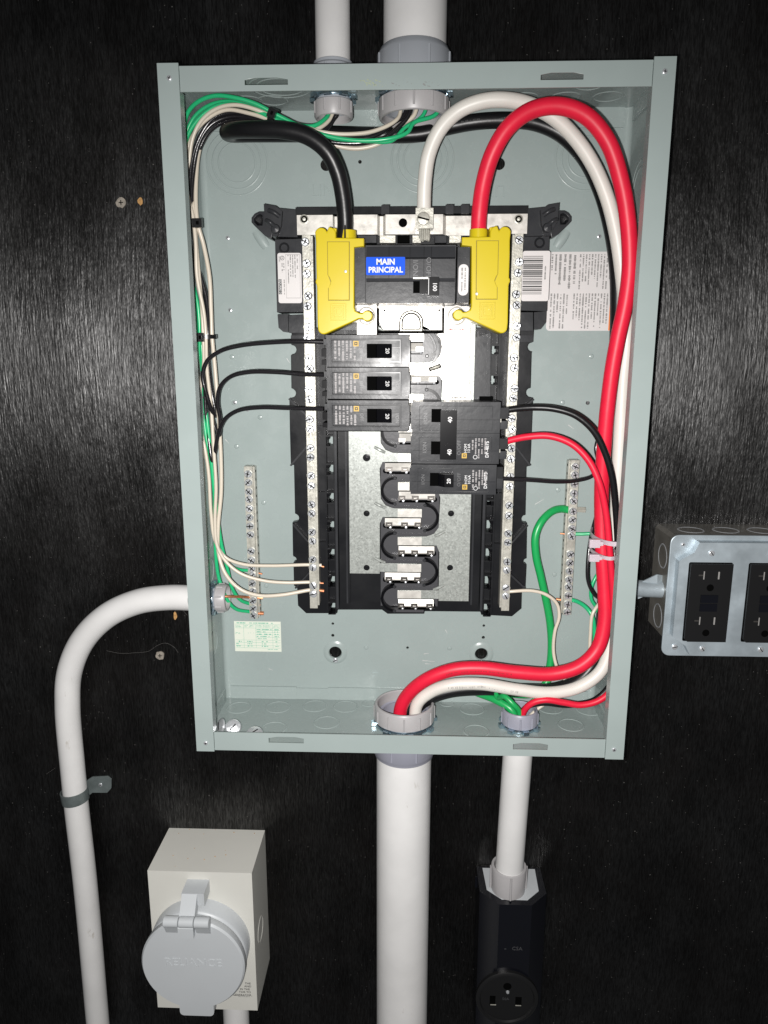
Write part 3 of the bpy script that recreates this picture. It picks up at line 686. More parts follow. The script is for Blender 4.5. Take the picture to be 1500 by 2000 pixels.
c_ = P(716, 617, H2); m.lathe([(.30, 0), (.30, .02), (.26, .03), (.24, .0)], W(*c_, H2), mat='tin_plated_copper', seg=32, ring=True); m.lathe([(.33, .0), (.33, .004), (.305, .004), (.305, 0)], W(*c_, H2), mat='stab_shadow_metal', seg=32, ring=True)
m.build('upper_bus_plate', it)
m = M(); m.plate(pp([(740, 602), (864, 602), (864, 645), (750, 645), (745, 640), (740, 628)], 1.5), [], 1.4, 1.5, 'tin_plated_copper', .02)
m.prof('x', [(P(800, 597, 1.7)[1], 1.72), (P(800, 597, 1.7)[1], 1.4), (P(800, 602, 1.7)[1], 1.4), (P(800, 602, 1.7)[1], 1.72)], P(740, 600, 1.7)[0], P(864, 600, 1.7)[0], 'nickel_bar_metal', .01)
cx_, cz_ = P(803, 630, 1.55)
D = lambda r, b: [(cx_-r, cz_-b), (cx_+r, cz_-b)]+[(cx_+r*math.cos(t*math.pi/10), cz_+r*math.sin(t*math.pi/10)) for t in range(11)]
m.plate(D(.40, .31), [D(.36, .27)], 1.5, 1.503, 'slot_shadow_black'); m.plate(D(.36, .27), [D(.31, .22)], 1.5, 1.60, 'nickel_bar_metal', .01); m.plate(D(.31, .22), [D(.27, .18)], 1.5, 1.503, 'slot_shadow_black')
m.lathe([(.19, .0), (.19, .003), (.175, .003), (.175, 0)], W(cx_, cz_, 1.5), mat='stab_shadow_metal', ring=True); m.lathe([(.13, .0), (.13, .003), (.12, .003), (.12, 0)], W(cx_, cz_, 1.5), mat='stab_shadow_metal', ring=True)
for bx_ in ((740, 864),): (xa, za), (xb, zb2) = P(738, 599, 1.6), P(866, 601, 1.6); m.box(xa, xb, zb2-.015, za, 1.5, 1.74, 'stab_shadow_metal')
for px in (751, 858): x, z = P(px, 606, 1.5); m.box(x-.03, x+.03, z-.04, z+.03, 1.5, 1.506, 'slot_shadow_black')
for px in (737, 867): (xa, za) = P(px, 598, 1.66); m.box(xa-.02, xa+.02, P(px, 652, 1.66)[1], za, 1.3, 1.665, 'slot_shadow_black')
(xa, za), (xb, zb2) = P(735, 646, 1.6), P(866, 651, 1.6); m.box(xa, xb, zb2, za, 1.2, 1.55, 'slot_shadow_black')
m.build('centre_plate', it)
c_ = P(892, 617, H2); m = M(); m.lathe([(.30, 0), (.30, .02), (.26, .03), (.24, .0)], W(*c_, H2), mat='tin_plated_copper', seg=32, ring=True); m.lathe([(.33, .0), (.33, .004), (.305, .004), (.305, 0)], W(*c_, H2), mat='stab_shadow_metal', seg=32, ring=True); m.build('bolt_ring', it)

# insulator and stabs down the centre
m = M(); HI = 1.12
m.box(-1.02, 1.02, -6.22, 4.1, HF, HI, 'grey_insulator_plastic', .02)
def arc(cx0, cz0, r0, r1, a0, a1, h0, h1, mt, n=12):
    o_ = [(cx0+r1*math.cos(math.radians(a0+(a1-a0)*k/n)), cz0+r1*math.sin(math.radians(a0+(a1-a0)*k/n))) for k in range(n+1)]
    i_ = [(cx0+r0*math.cos(math.radians(a0+(a1-a0)*k/n)), cz0+r0*math.sin(math.radians(a0+(a1-a0)*k/n))) for k in range(n, -1, -1)]
    m.prism(o_+i_, h0, h1, mt)
for s_, rows in ((1, rowsL), (-1, rowsR)):         # arcs face the side opposite to the tongue's plate
    for z in rows:
        zc = z-.16
        arc(s_*.52, zc, .40, .49, -90 if s_ > 0 else 90, 90 if s_ > 0 else 270, HI, 1.42, 'gloss_black_handle')
        m.prism([(s_*.52, zc-.49), (s_*.52, zc-.40), (-s_*.52, zc-.40), (-s_*.52, zc-.49)], HI, 1.44, 'grey_insulator_plastic', .015)
        for q_ in (-.45, .45): m.lathe([(.06, 0), (.06, .06), (.04, .08), (0, .08)], W(s_*.52, zc+q_, 1.40), mat='black_moulded_plastic', seg=12)
arc(arc_c[0], arc_c[1], .68, .78, -72, 72, HI, 1.5, 'black_moulded_plastic'); arc(arc_c[0], arc_c[1], .60, .62, -72, 72, HI, 1.2, 'gloss_black_handle')
m.build('insulator', it)
for s_, rows in ((-1, rowsL), (1, rowsR)):
    for z in rows:
        m = M()
        m.prof('x', [(z-.19, HP-.10), (z-.42, HP-.0), (z-.44, HP+.05), (z-.40, HP+.06), (z-.19, HP-.03)], s_*.86, s_*-.38, 'tin_plated_copper', .004)
        m.box(s_*.86, s_*-.38, z-.20, z-.16, HI+.05, HP-.05, 'slot_shadow_black')
        for k, x in enumerate((.72, .18, -.28)):
            m.box(s_*x-.12, s_*x+.12, z-.46, z-.32, HI, HP+.13, 'stab_shadow_metal', .05, 3)
            m.box(s_*x-.05, s_*x+.06, z-.40, z-.375, HP+.11, HP+.142, 'tin_plated_copper', .01)
            m.lathe([(.05, 0), (.04, .05), (0, .06)], W(s_*x+.05, z-.50, HP+.04), mat='zinc_screw_metal', seg=10)
        m.lathe([(.075, 0), (.075, .2), (.05, .24), (0, .25)], W(s_*.86, z-.48, HI), mat='gloss_black_handle', seg=14)
        m.box(s_*.80, s_*-.36, z-.56, z-.53, HI, HP, 'slot_shadow_black')
        m.build('bus_stab', it)
# extra plastic webs between plate and rail
m = M()
for s_ in (-1, 1):
    m.box(s_*2.12, s_*2.50, -6.2, 3.4, HF, .92, 'black_base_plastic', .02)
    m.box(s_*2.20, s_*2.26, -6.2, 3.4, .92, .98, 'black_moulded_plastic', .01)
m.box(-2.1, -1.0, -6.15, -5.05, HF, .9, 'black_base_plastic', .03)
m.box(1.0, 2.4, 3.9, 4.4, HF, 1.3, 'black_moulded_plastic', .02); m.box(-2.5, -1.2, 3.4, 4.3, HF, 1.2, 'black_moulded_plastic', .02)
m.prism(pp([(925, 660), (958, 650), (958, 780), (925, 780)], 1.25), HF, 1.25, 'black_moulded_plastic', .03)
(x0, z1), (x1, z0) = P(938, 775, 1.6), P(962, 785, 1.6); m.box(x0, x1, z0, z1, HF, 1.6, 'slot_shadow_black', .01)
m.build('tray_web', it)

# ================================================================== MAIN BREAKER
mb = thing('main_breaker', 'wide black 100 amp main breaker with a blue label, between the two yellow covers', 'circuit breaker')
zt_, zb_ = 5.83, 4.15
m = M()
m.box(-1.40, 1.32, zb_, zt_, 1.7, 2.95, 'black_moulded_plastic', .03)
m.prof('x', [(zt_-.02, 2.9), (zt_-.05, 2.98), (zt_-.36, 3.06), (zt_-.40, 2.93)], -1.38, 1.30, 'black_moulded_plastic', .01)
m.box(-1.38, 1.30, zb_+.72, zt_-.41, 2.9, 3.06, 'black_moulded_plastic', .015)
m.prof('x', [(zb_+.72, 3.05), (zb_+.64, 3.02), (zb_+.62, 2.92), (zb_+.72, 2.92)], -1.38, 1.30, 'black_moulded_plastic')
for a, b in ((-1.38, -.88), (-.865, -.08), (.60, .93), (.945, 1.30)): m.box(a, b, zb_+.03, zb_+.60, 2.9, 3.0, 'black_moulded_plastic', .012)
m.box(-.08, .60, zb_+.03, zb_+.27, 2.9, 2.99, 'black_moulded_plastic', .012)
for x in (-.69, -.06, .36, .58): m.box(x-.006, x+.006, zb_+.72, zt_-.06, 3.04, 3.072, 'gloss_black_handle')
m.build('body', mb)
for s_ in (-1, 1):
    m = M(); a, b = (-1.74, -1.42) if s_ < 0 else (1.38, 1.75)
    m.box(a, b, zb_+.02, zt_-.04, 1.7, 2.8, 'black_moulded_plastic', .025)
    m.box(a+.02, b-.02, zt_-.33, zt_-.06, 2.78, 2.83, 'black_moulded_plastic', .01); m.box(a+.02, b-.02, zb_+.04, zb_+.66, 2.78, 2.83, 'black_moulded_plastic', .01)
    m.build('side_pole', mb)
m = M(); (x0, z1), (x1, z0) = P(715, 502, 3.08), P(791, 537, 3.08)
m.plate(rrect(x0, x1, z0, z1, .03), [], 3.06, 3.075, 'label_blue'); xm, zm = (x0+x1)/2, (z0+z1)/2
m.text('MAIN', xm, zm+.115, 3.077, .23, 0, 'print_white', bold=.035); m.text('PRINCIPAL', xm, zm-.115, 3.077, .225, 0, 'print_white', bold=.03, sx=.97)
m.build('blue_label', mb)
m = M()
for k, t in ((.12, 'I/ON'), (.50, 'O/OFF')):
    m.text(t, k if k > .2 else .10, 5.16, 3.066, .22, -90, 'moulded_letter_relief', .006)
m.build('moulded_lettering', mb)
m = M(); (x0, z1), (x1, z0) = P(807, 545, 3.05), P(840, 572, 3.05)
m.box(x0, x1+.1, z0, z1, 2.9, 3.02, 'slot_shadow_black'); m.box(x0, x1, z1, z1+.05, 2.95, 3.07, 'nickel_bar_metal', .008)
m.build('handle_slot', mb)
m = M(); (xa, za), (xb, zb2) = P(836, 541, 3.3), P(857, 577, 3.3)
m.box(xa, xb, zb2, za, 2.9, 3.32, 'gloss_black_handle', .02)
m.box(xa+.012, xa+.03, zb2+.02, za-.02, 3.3, 3.324, 'print_white')
x, z = P(849, 560, 3.32); m.text('100', x, z, 3.324, .17, -90, 'print_white', bold=.02)
m.box(x0+.2, xa, zb2+.06, za-.05, 2.95, 3.12, 'gloss_black_handle', .02)
m.build('handle', mb)
m = M(); (x0, z1), (x1, z0) = P(896, 516, 2.86), P(914, 577, 2.86)
m.plate(rrect(x0, x1, z0, z1, (x1-x0)/2-.01, 6), [], 2.83, 2.845, 'label_paper'); m.scribble(x0+.06, x1-.05, z1-.1, z0+.1, 2.846, 2, 'print_grey', True, .8)
m.build('oval_label', mb)

# ================================================================== YELLOW LUG COVERS
def inset_poly(pts, d):
    cx1, cz1 = sum(p[0] for p in pts)/len(pts), sum(p[1] for p in pts)/len(pts)
    return [(p[0]+d*(1 if p[0] < cx1 else -1), p[1]+d*(1 if p[1] < cz1 else -1)) for p in pts]
def cover(s_, label):
    t = thing('lug_cover', label, 'lug cover', 'yellow covers over the main lugs')
    H0, H1 = 1.9, 2.95
    def q(px, py, h=H1):
        if s_ < 0: return P(px, py, h)
        k = 806.3+(py-550)*-.003; return P(2*k-px, py-2, h)
    def cpx(cx, cy, r, a0, a1, n=8): return [q(cx+r*math.cos(math.radians(a0+(a1-a0)*k/n)), cy-r*math.sin(math.radians(a0+(a1-a0)*k/n))) for k in range(n+1)]
    out = cpx(627, 456, 12, 170, 20)+cpx(643, 456, 13, 95, 0, 4)+[q(656, 464), q(711, 465), q(711, 481), q(692, 483), q(692, 600), q(694, 607), q(702, 611)]
    out += cpx(717, 617, 11, 150, -150, 10)+[q(700, 623), q(690, 628), q(672, 636), q(641, 650)]+cpx(632, 642, 11, -60, -180, 6)+[q(620, 632), q(619, 560)]+cpx(625, 550, 9, -140, -220, 4)+[q(618, 538), q(617, 500), q(617, 472)]
    m = M(); m.plate(clean(out), [], H0, H1, 'yellow_cover_plastic', .035)
    m.build('shell', t)
    m = M(); r_ = [q(640, 473), q(682, 473), q(682, 586), q(642, 586), q(642, 562), q(645, 557), q(647, 550), q(644, 542), q(641, 538)]
    m.plate(clean(inset_poly(r_, -.02)), [], H1-.02, H1+.004, 'yellow_groove_shade', 0); m.plate(clean(r_), [], H1-.02, H1+.06, 'yellow_cover_plastic', .012); m.build('raised_panel', t)
    m = M(); xs = sorted((q(645, 600)[0], q(676, 600)[0])); z1, z0 = q(660, 592)[1], q(660, 626)[1]
    def frame(i0, i1, dx=0, h=.045): m.plate([(xs[0]+i0, z0+i0), (xs[1]-i0, z0+i0), (xs[1]-i0, z1-i0), (xs[0]+i0, z1-i0)], [[(xs[0]+i1, z0+i1), (xs[1]-i1, z0+i1), (xs[1]-i1, z1-i1), (xs[0]+i1, z1-i1)]], H1-.01, H1+h, 'yellow_cover_plastic', .004)
    frame(0, .025); frame(.07, .12); x_, z_ = (xs[0]+xs[1])/2, (z0+z1)/2
    m.text('D', x_, z_, H1+.045, .30, 0, 'yellow_cover_plastic', .05, bold=.03)
    m.build('moulded_emblem', t)
    m = M()
    a, b = sorted((q(658, 460)[0], q(694, 460)[0])); c_ = ((a+b)/2, q(675, 460)[1]+.03)
    m.lathe([((b-a)/2, 0), ((b-a)/2, .3), ((b-a)/2-.09, .3), ((b-a)/2-.09, 0)], W(c_[0], c_[1]-.12, 2.45), (0, 0, 1), 'yellow_cover_plastic', 24, ring=True)
    m.prism([q(655, 460), q(657, 446), q(645, 444), q(640, 460)], 2.2, H1-.06, 'yellow_cover_plastic', .03)
    m.build('cable_collar', t)
    x, z = q(675 if s_ < 0 else 681, 530 if s_ < 0 else 576, H1+.06)
    m = M(); m.lathe([(.05, .0), (.05, .02), (.03, .035), (0, .035)], W(x, z, H1+.035), mat='zinc_screw_metal', seg=12); m.build('rivet', t)
cover(-1, 'yellow plastic lug cover with the thick black cable entering its top')
cover(1, 'yellow plastic lug cover with the thick red cable entering its top')

# ================================================================== BRANCH BREAKERS
BH = 2.72
def sq_emblem(m, x, z, h, s, rot):
    m.box(x-s, x+s, z-s, z+s, h, h+.002, 'print_yellow'); m.box(x-s*.55, x+s*.55, z-s*.55, z+s*.55, h+.002, h+.003, 'print_black'); m.box(x-s*.25, x+s*.25, z-s*.25, z+s*.25, h+.003, h+.004, 'print_yellow')
def left_breaker(i, zt, zb, label, rows_off):
    t = thing('branch_breaker', label, 'circuit breaker', 'left column of black 20 amp breakers')
    x0, x1 = -2.66, -.075
    m = M(); m.box(x0, x1, zb, zt, 1.45, BH, 'black_moulded_plastic', .03)
    m.box(x0-.10, x0+.05, zt-.30, zt-.12, 1.6, BH-.12, 'black_moulded_plastic', .02)
    m.box(x1-.12, x1+.04, zb+.12, zt-.16, 1.5, BH-.06, 'black_moulded_plastic', .02)
    m.plate([(x0+.13, zb+.1), (x1-.22, zb+.1), (x1-.22, zt-.1), (x0+.13, zt-.1)], [[(x0+.17, zb+.14), (x1-.26, zb+.14), (x1-.26, zt-.14), (x0+.17, zt-.14)]], BH-.01, BH+.035, 'black_moulded_plastic', .006)
    m.box(x0+.17, x1-.26, zt-.385, zt-.378, BH-.01, BH+.003, 'gloss_black_handle')
    for a, b, c_, d in ((x0+.165, x1-.255, zt-.165, zt-.14), (x0+.165, x1-.255, zb+.14, zb+.165), (x0+.165, x0+.185, zb+.14, zt-.14), (x1-.275, x1-.255, zb+.14, zt-.14)): m.box(a, b, c_, d, BH-.01, BH+.0015+.0004*(d-c_ > .1), 'gloss_black_handle')
    m.box(x0+.02, x1-.02, zb-.03, zb+.012, 1.6, BH-.03, 'slot_shadow_black')
    m.build('body', t)
    m = M()
    for a, b in ((zt-.42, zt-.66), (zb+.20, zb+.05)): m.box(x0-.22, x0+.02, b, a, 1.5, 2.2, 'gloss_black_handle', .02)
    m.build('wire_clamp', t)
    sx0, sx1 = -1.41+.02, -.62; zc = (zt+zb)/2
    m = M(); m.box(sx0, sx1, zc-.22, zc+.22, BH-.02, BH+.012, 'slot_shadow_black', 0); m.build('handle_slot', t)
    m = M(); m.prof('z', [(sx0+.28, BH), (sx0+.32, BH+.12), (sx0+.5, BH+.2), (sx1+.02, BH+.30), (sx1+.02, BH)], zc-.20, zc+.20, 'gloss_black_handle', .012)
    xt, zz = sx1-.12, zc
    m.build('handle', t)
    m = M(); v0 = len(m.bm.verts); m.text('20', xt+.0, zz, 0, .17, -90, 'print_white', bold=.02)
    sl = (.30-.2)/((sx1+.02)-(sx0+.5)); 
    for v in m.bm.verts: v.co.y = -(BH+.2+sl*(v.co.x-(sx0+.5))+.004)
    m.build('rating_number', t)
    m = M(); hx = BH+.001
    m.scribble(x0+.22, x0+.95, zt-.17, zb+.17, hx, 6, 'print_pale', True, .85, .15, .6)
    sq_emblem(m, x0+.93, zt-.26, hx+.002, .085, 0)
    m.build('printed_panel', t)
    m = M(); m.text('OFF', x0+1.10, zc-.05, BH+.004, .15, -90, 'moulded_letter_relief', .004); m.text('I/ON', x1-.36, zc-.08, BH+.004, .15, -90, 'moulded_letter_relief', .004)
    m.build('moulded_lettering', t)
left_breaker(0, 3.21, 2.24, 'black 20 amp breaker at the top of the left column, under the left yellow cover', 0)
left_breaker(1, 2.21, 1.24, 'black 20 amp breaker in the middle of the left column of three', 0)
left_breaker(2, 1.19, .23, 'black 20 amp breaker at the bottom of the left column, above the bare silver plate', 0)
def right_unit(m, x0, x1, zt, zb):
    m.box(x0, x1, zb, zt, 1.45, BH, 'black_moulded_plastic', .03)
    m.plate([(x0+.22, zb+.07), (x1-.24, zb+.07), (x1-.24, zt-.12), (x0+.22, zt-.12)], [[(x0+.24, zb+.09), (x1-.26, zb+.09), (x1-.26, zt-.14), (x0+.24, zt-.14)]], BH-.01, BH+.02, 'black_moulded_plastic', .005)
    m.box(x0+.03, x1-.03, (zt+zb)/2-.004-.07, (zt+zb)/2+.004-.07, BH-.01, BH+.002, 'gloss_black_handle')
    m.box(x0-.04, x0+.1, zb+.1, zt-.12, 1.5, BH-.08, 'black_moulded_plastic', .02)
def right_print(m, x, z, hx):
    m.text('HOM\n10 kA', x+.10, z-.05+.05, hx, .125, 90, 'print_white', bold=.01)
    m.scribble(x+.22, x+.72, z-.32, z+.32, hx, 5, 'print_pale', True, .8, .4, .6)
    m.lathe([(.07, 0), (.07, .002), (.055, .002), (.055, 0)], W(x+.36, z-.28, hx), mat='print_white', seg=16, ring=True)
    sq_emblem(m, x+.01, z-.24, hx+.002, .08, 0)
db = thing('double_pole_breaker', 'double black 40 amp breaker with one tall joined handle, in the right column', 'circuit breaker')
m = M(); right_unit(m, .05, 2.84, 1.15, .17); right_unit(m, .05, 2.84, .16, -.82); m.build('body', db)
for zc in (.73, -.30):
    m = M(); m.box(.66, .97, zc-.22, zc+.2, BH-.02, BH+.012, 'slot_shadow_black'); m.build('handle_slot', db)
m = M(); m.box(.94, 1.44, -.64, .90, BH, BH+.34, 'gloss_black_handle', .04)
for zc in (.62, -.40): m.box(1.05, 1.36, zc-.24, zc+.24, BH+.33, BH+.36, 'gloss_black_handle', .015)
m.build('joined_handle', db)
m = M()
for zc in (.62, -.40): m.text('40', 1.24, zc, BH+.364, .19, 90, 'print_white', bold=.02)
m.build('rating_number', db)
m = M()
m.text('I/ON', .48, .62, BH+.004, .17, 90, 'moulded_letter_relief', .004); m.text('I/ON', .46, -.30, BH+.004, .17, 90, 'moulded_letter_relief', .004); m.text('O/OFF', 1.56, -.30, BH+.004, .17, 90, 'moulded_letter_relief', .004)
m.build('moulded_lettering', db)
m = M(); right_print(m, 1.72, -.32, BH+.001); m.text('DP-4075', 2.46, -.35, BH+.002, .15, 90, 'print_white', bold=.02); m.build('printed_panel', db)
for zc in (.62, -.36):
    m = M(); m.box(2.82, 3.14, zc-.02, zc+.33, 1.5, 2.45, 'black_base_plastic', .03); m.box(2.84, 3.12, zc-.36, zc-.1, 1.5, 2.3, 'black_moulded_plastic', .03)
    m.box(2.78, 2.92, zc-.14, zc+.12, 1.6, 2.35, 'nickel_bar_metal', .03); m.build('wire_clamp', db)
sb = thing('branch_breaker', 'single black 20 amp breaker below the double one in the right column', 'circuit breaker')
m = M(); right_unit(m, .02, 2.78, -.85, -1.82); m.build('body', sb)
m = M(); m.box(.64, 1.36, -1.55, -1.12, BH-.02, BH+.012, 'slot_shadow_black'); m.build('handle_slot', sb)
m = M(); m.prof('z', [(1.38, BH), (1.38, BH+.30), (1.10, BH+.28), (.92, BH+.1), (.90, BH)], -1.54, -1.13, 'gloss_black_handle', .012); m.build('handle', sb)
m = M(); m.text('20', 1.24, -1.34, BH+.302, .17, 90, 'print_white', bold=.02); m.build('rating_number', sb)
m = M(); m.text('I/ON', .42, -1.34, BH+.004, .16, 90, 'moulded_letter_relief', .004); m.text('O/OFF', 1.58, -1.34, BH+.004, .16, 90, 'moulded_letter_relief', .004); m.build('moulded_lettering', sb)
m = M(); right_print(m, 1.76, -1.34, BH+.001); m.text('DP-4075', 2.44, -1.36, BH+.002, .15, 90, 'print_white', bold=.02); m.build('printed_panel', sb)
m = M(); m.box(2.76, 3.04, -1.35, -.98, 1.5, 2.3, 'black_base_plastic', .03); m.box(2.76, 3.06, -1.72, -1.38, 1.5, 2.2, 'black_moulded_plastic', .03); m.build('wire_clamp', sb)

# ================================================================== GROUND BARS
def ground_bar(s_, ys, label, a, b):
    t = thing('ground_bar', label, 'terminal bar', 'ground bars on the back of the box')
    xc = s_*5.76; z1, z0 = a, b
    m = M(); m.box(xc-.15, xc+.15, z0, z1, .18, .58, 'nickel_bar_metal', .025)
    m.box(xc-s_*.15, xc-s_*.21, z0+.03, z1-.03, .14, .46, 'nickel_bar_metal', .01)
    for k in range(18):
        z = z0+.3+(z1-z0-.5)*k/17
        m.lathe([(.05, -.01), (.05, .003)], W(xc-s_*.21, z, .32), (-s_, 0, 0), 'slot_shadow_black', 10)
    m.build('bar', t)
    for y in ys: put_screw(TERM, xc, P(490 if s_ < 0 else 1115, y, .66)[1], .55+random.uniform(0, .04), t, name='terminal_screw')
ground_bar(-1, (926, 943, 961, 976, 994, 1011, 1028, 1045, 1077, 1095, 1111, 1125, 1140, 1156, 1174, 1189, 1203), 'silver ground bar of screws left of the breakers, above the pale green table sticker', P(485, 911, .58)[1], P(494, 1208, .58)[1])
ground_bar(1, (912, 928, 946, 964, 979, 999, 1016, 1033, 1048, 1083, 1100, 1116, 1133, 1147, 1164, 1181, 1196), 'silver ground bar of screws on the right, beside the big red cable', P(1120, 899, .58)[1], P(1110, 1201, .58)[1])

# ================================================================== CONDUITS, LOCKNUTS, BUSHINGS
def fitting_ribs(m, o, axis, r, t0, t1, n, mat, rr=.045):
    d = Vector(axis).normalized(); u = d.orthogonal().normalized(); v = d.cross(u); o = Vector(o)
    for k in range(n):
        a = 2*math.pi*(k+.5)/n; q = o+(u*math.cos(a)+v*math.sin(a))*r
        m.tube([q+d*t0, q+d*t1], rr, mat, 8, 1)
def locknut(o, axis, r, label):
    m = M(); m.lathe([(r*.86, 0), (r, 0), (r*1.02, .05), (r, .10), (r*.86, .10)], o, axis, 'locknut_zinc', 36, ring=True)
    d = Vector(axis).normalized(); u = d.orthogonal().normalized(); v = d.cross(u)
    for k in range(8):
        a = 2*math.pi*k/8+.2; q = Vector(o)+(u*math.cos(a)+v*math.sin(a))*(r+.05)
        tdir = (u*-math.sin(a)+v*math.cos(a)); nn = (u*math.cos(a)+v*math.sin(a))
        vs_ = [q+tdir*x_*.12+nn*y_*.09+d*(.01+z_*.13) for z_ in (0, 1) for x_, y_ in ((-1, -1), (1, -1), (.8, 1), (-.8, 1))]
        m.add(vs_, [(0, 3, 2, 1), (4, 5, 6, 7), (0, 1, 5, 4), (1, 2, 6, 5), (2, 3, 7, 6), (3, 0, 4, 7)], 'locknut_zinc', .015)
    m.build('locknut', label=label, cat='locknut', group='zinc locknuts on the conduit fittings')
def bushing(o, axis, r, ht, wall_, mat, label, nr):
    m = M(); ri = r-wall_
    m.lathe([(r-.02, 0), (r, .02), (r, ht-.07), (r-.03, ht-.015), (r-.07, ht), (ri+.03, ht), (ri, ht-.04), (ri, 0)], o, axis, mat, 48, ring=True)
    m.lathe([(ri-.01, ht*.3), (ri-.03, ht*.3), (ri-.03, -.3), (ri-.01, -.3)], o, axis, 'grey_pvc_fitting', 36, ring=True)
    fitting_ribs(m, o, axis, r-.005, .04, ht-.12, nr, mat, .035)
    m.build('bushing', label=label, cat='conduit bushing', group='plastic bushings on the conduit ends')
def threads(m, o, axis, r, L_, mat):
    pr = [(r*.93, 0)]; k = 0
    while k*.07 < L_: pr += [(r, k*.07+.02), (r*.96, k*.07+.055)]; k += 1
    m.lathe(pr+[(r*.93, L_), (r*.86, L_), (r*.86, 0)], o, axis, mat, 36, ring=True)
cb = W
def conduit(px_lbl, pts, r, adp, label, thread=None):
    t = thing('conduit', label, 'conduit', 'grey white pvc conduits')
    m = M(); m.tube(pts, r, 'pvc_conduit', 40, 10, False); m.build('pipe', t)
    if adp:
        o, ax, ra, L_, nr, mat = adp
        m = M(); m.lathe([(r*.9, 0), (ra, .0), (ra, L_*.80), (ra-.06, L_*.88), (r+.07, L_*.97), (r+.03, L_), (r, L_), (r, L_*.5)], o, ax, mat, 44, ring=True)
        fitting_ribs(m, o, ax, ra-.005, .03, L_*.78, nr, mat, .04); m.build('adapter', t)
    if thread:
        m = M(); threads(m, *thread); m.build('threaded_end', t)
UPV, DNV = (0, 0, 1), (0, 0, -1)
conduit('', [(-2.45, 10.7, 1.55), (-2.455, 14, 1.5), (-2.46, 20, 1.4)], .525, (W(-2.45, 10.50, 1.55), UPV, .65, .80, 6, 'grey_pvc_fitting'), 'slim pvc conduit rising from the top of the grey box', (W(-2.45, 10.5, 1.55), DNV, .53, .55, 'grey_pvc_fitting'))
conduit('', [(.03, 10.9, 1.55), (.04, 14, 1.5), (.04, 20, 1.4)], .95, (W(.02, 10.50, 1.58), UPV, 1.13, 1.15, 8, 'grey_pvc_fitting'), 'wide pvc conduit rising from the top of the grey box', (W(.02, 10.5, 1.6), DNV, .95, .6, 'grey_pvc_fitting'))
conduit('', [(-.14, -10.7, 1.82), (-.15, -16, 1.8), (-.16, -34, 1.8)], 1.0, (W(-.14, -10.5, 1.84), DNV, 1.15, 1.12, 8, 'violet_grey_bushing'), 'wide pvc conduit running down from the bottom of the grey box', (W(-.14, -10.5, 1.85), UPV, .95, .5, 'violet_grey_bushing'))
conduit('', [(4.0, -10.6, 1.9), (3.97, -12, 1.85), (3.95, -15, 1.5), (3.93, -17.6, 1.28)], .53, (W(3.99, -10.5, 1.93), DNV, .60, .62, 6, 'grey_pvc_fitting'), 'slim pvc conduit between the grey box and the black outlet below', (W(3.98, -10.5, 1.95), UPV, .53, .5, 'violet_grey_bushing'))
lc = [(378, 1168, 1.35), (330, 1167, 1.2), (270, 1175, 1.05), (210, 1202, .95), (162, 1250, .8), (136, 1312, .65), (132, 1380, .58), (142, 1500, .55), (150, 1580, .54), (166, 1720, .52), (193, 2020, .5)]
lc3 = [P3(*q_) for q_ in lc]
conduit('', lc3, .46, None, 'bent pvc conduit curving from the left side of the grey box down the black wall', None)
# top fittings
locknut(W(-2.45, 10.38, 1.55), DNV, .60, 'zinc locknut behind the narrow bushing in the top of the box')
bushing(W(-2.45, 10.2, 1.55), DNV, .60, .48, .10, 'warm_grey_bushing', 'small grey bushing hanging in the top of the box with three thin wires', 8)
locknut(W(.02, 10.38, 1.6), DNV, 1.06, 'zinc locknut behind the wide bushing in the top of the box')
bushing(W(.02, 10.22, 1.6), DNV, 1.08, .55, .12, 'warm_grey_bushing', 'wide grey bushing hanging in the top of the box', 12)
locknut(W(-.14, -10.39, 1.85), UPV, 1.06, 'zinc locknut under the wide bushing on the box floor')
bushing(W(-.14, -10.22, 1.85), UPV, 1.08, .62, .12, 'warm_grey_bushing', 'wide grey bushing on the box floor holding the thick red and white cables', 12)
locknut(W(3.98, -10.39, 1.95), UPV, .62, 'zinc locknut under the violet-grey bushing on the box floor')
bushing(W(3.98, -10.25, 1.95), UPV, .64, .55, .10, 'violet_grey_bushing', 'small violet-grey bushing on the box floor at the right', 9)
hB, zBu = Px(440, 1167, -6.6)
m = M()
threads(m, W(-7.1, zBu, 1.35), (1, 0, 0), .46, .35, 'grey_pvc_fitting')
m.build('threaded_nipple', label='grey threaded nipple through the left wall of the box', cat='conduit fitting')
locknut(W(-7.05, zBu, 1.35), (1, 0, 0), .50, 'zinc locknut standing on the left wall of the box')
bushing(W(-6.88, zBu, 1.35), (1, 0, 0), .50, .38, .09, 'warm_grey_bushing', 'grey bushing on the left wall of the box with a bare copper wire', 8)

# ================================================================== CABLES AND WIRES
def wire(name, pts, r, mat, label, cat, group=None, ends=None, seg=14, sub=10):
    m = M(); m.tube([P3(*p) if len(p) == 3 else (p[1], p[2], p[3]) for p in pts], r, mat, seg, sub)
    if ends:
        for e in ends: m.tube([P3(*p) for p in e[0]], e[1], e[2], 10, 4)
    return m.build(name, label=label, cat=cat, group=group)
A = lambda x, z, h: (0, x, z, h)               # absolute point
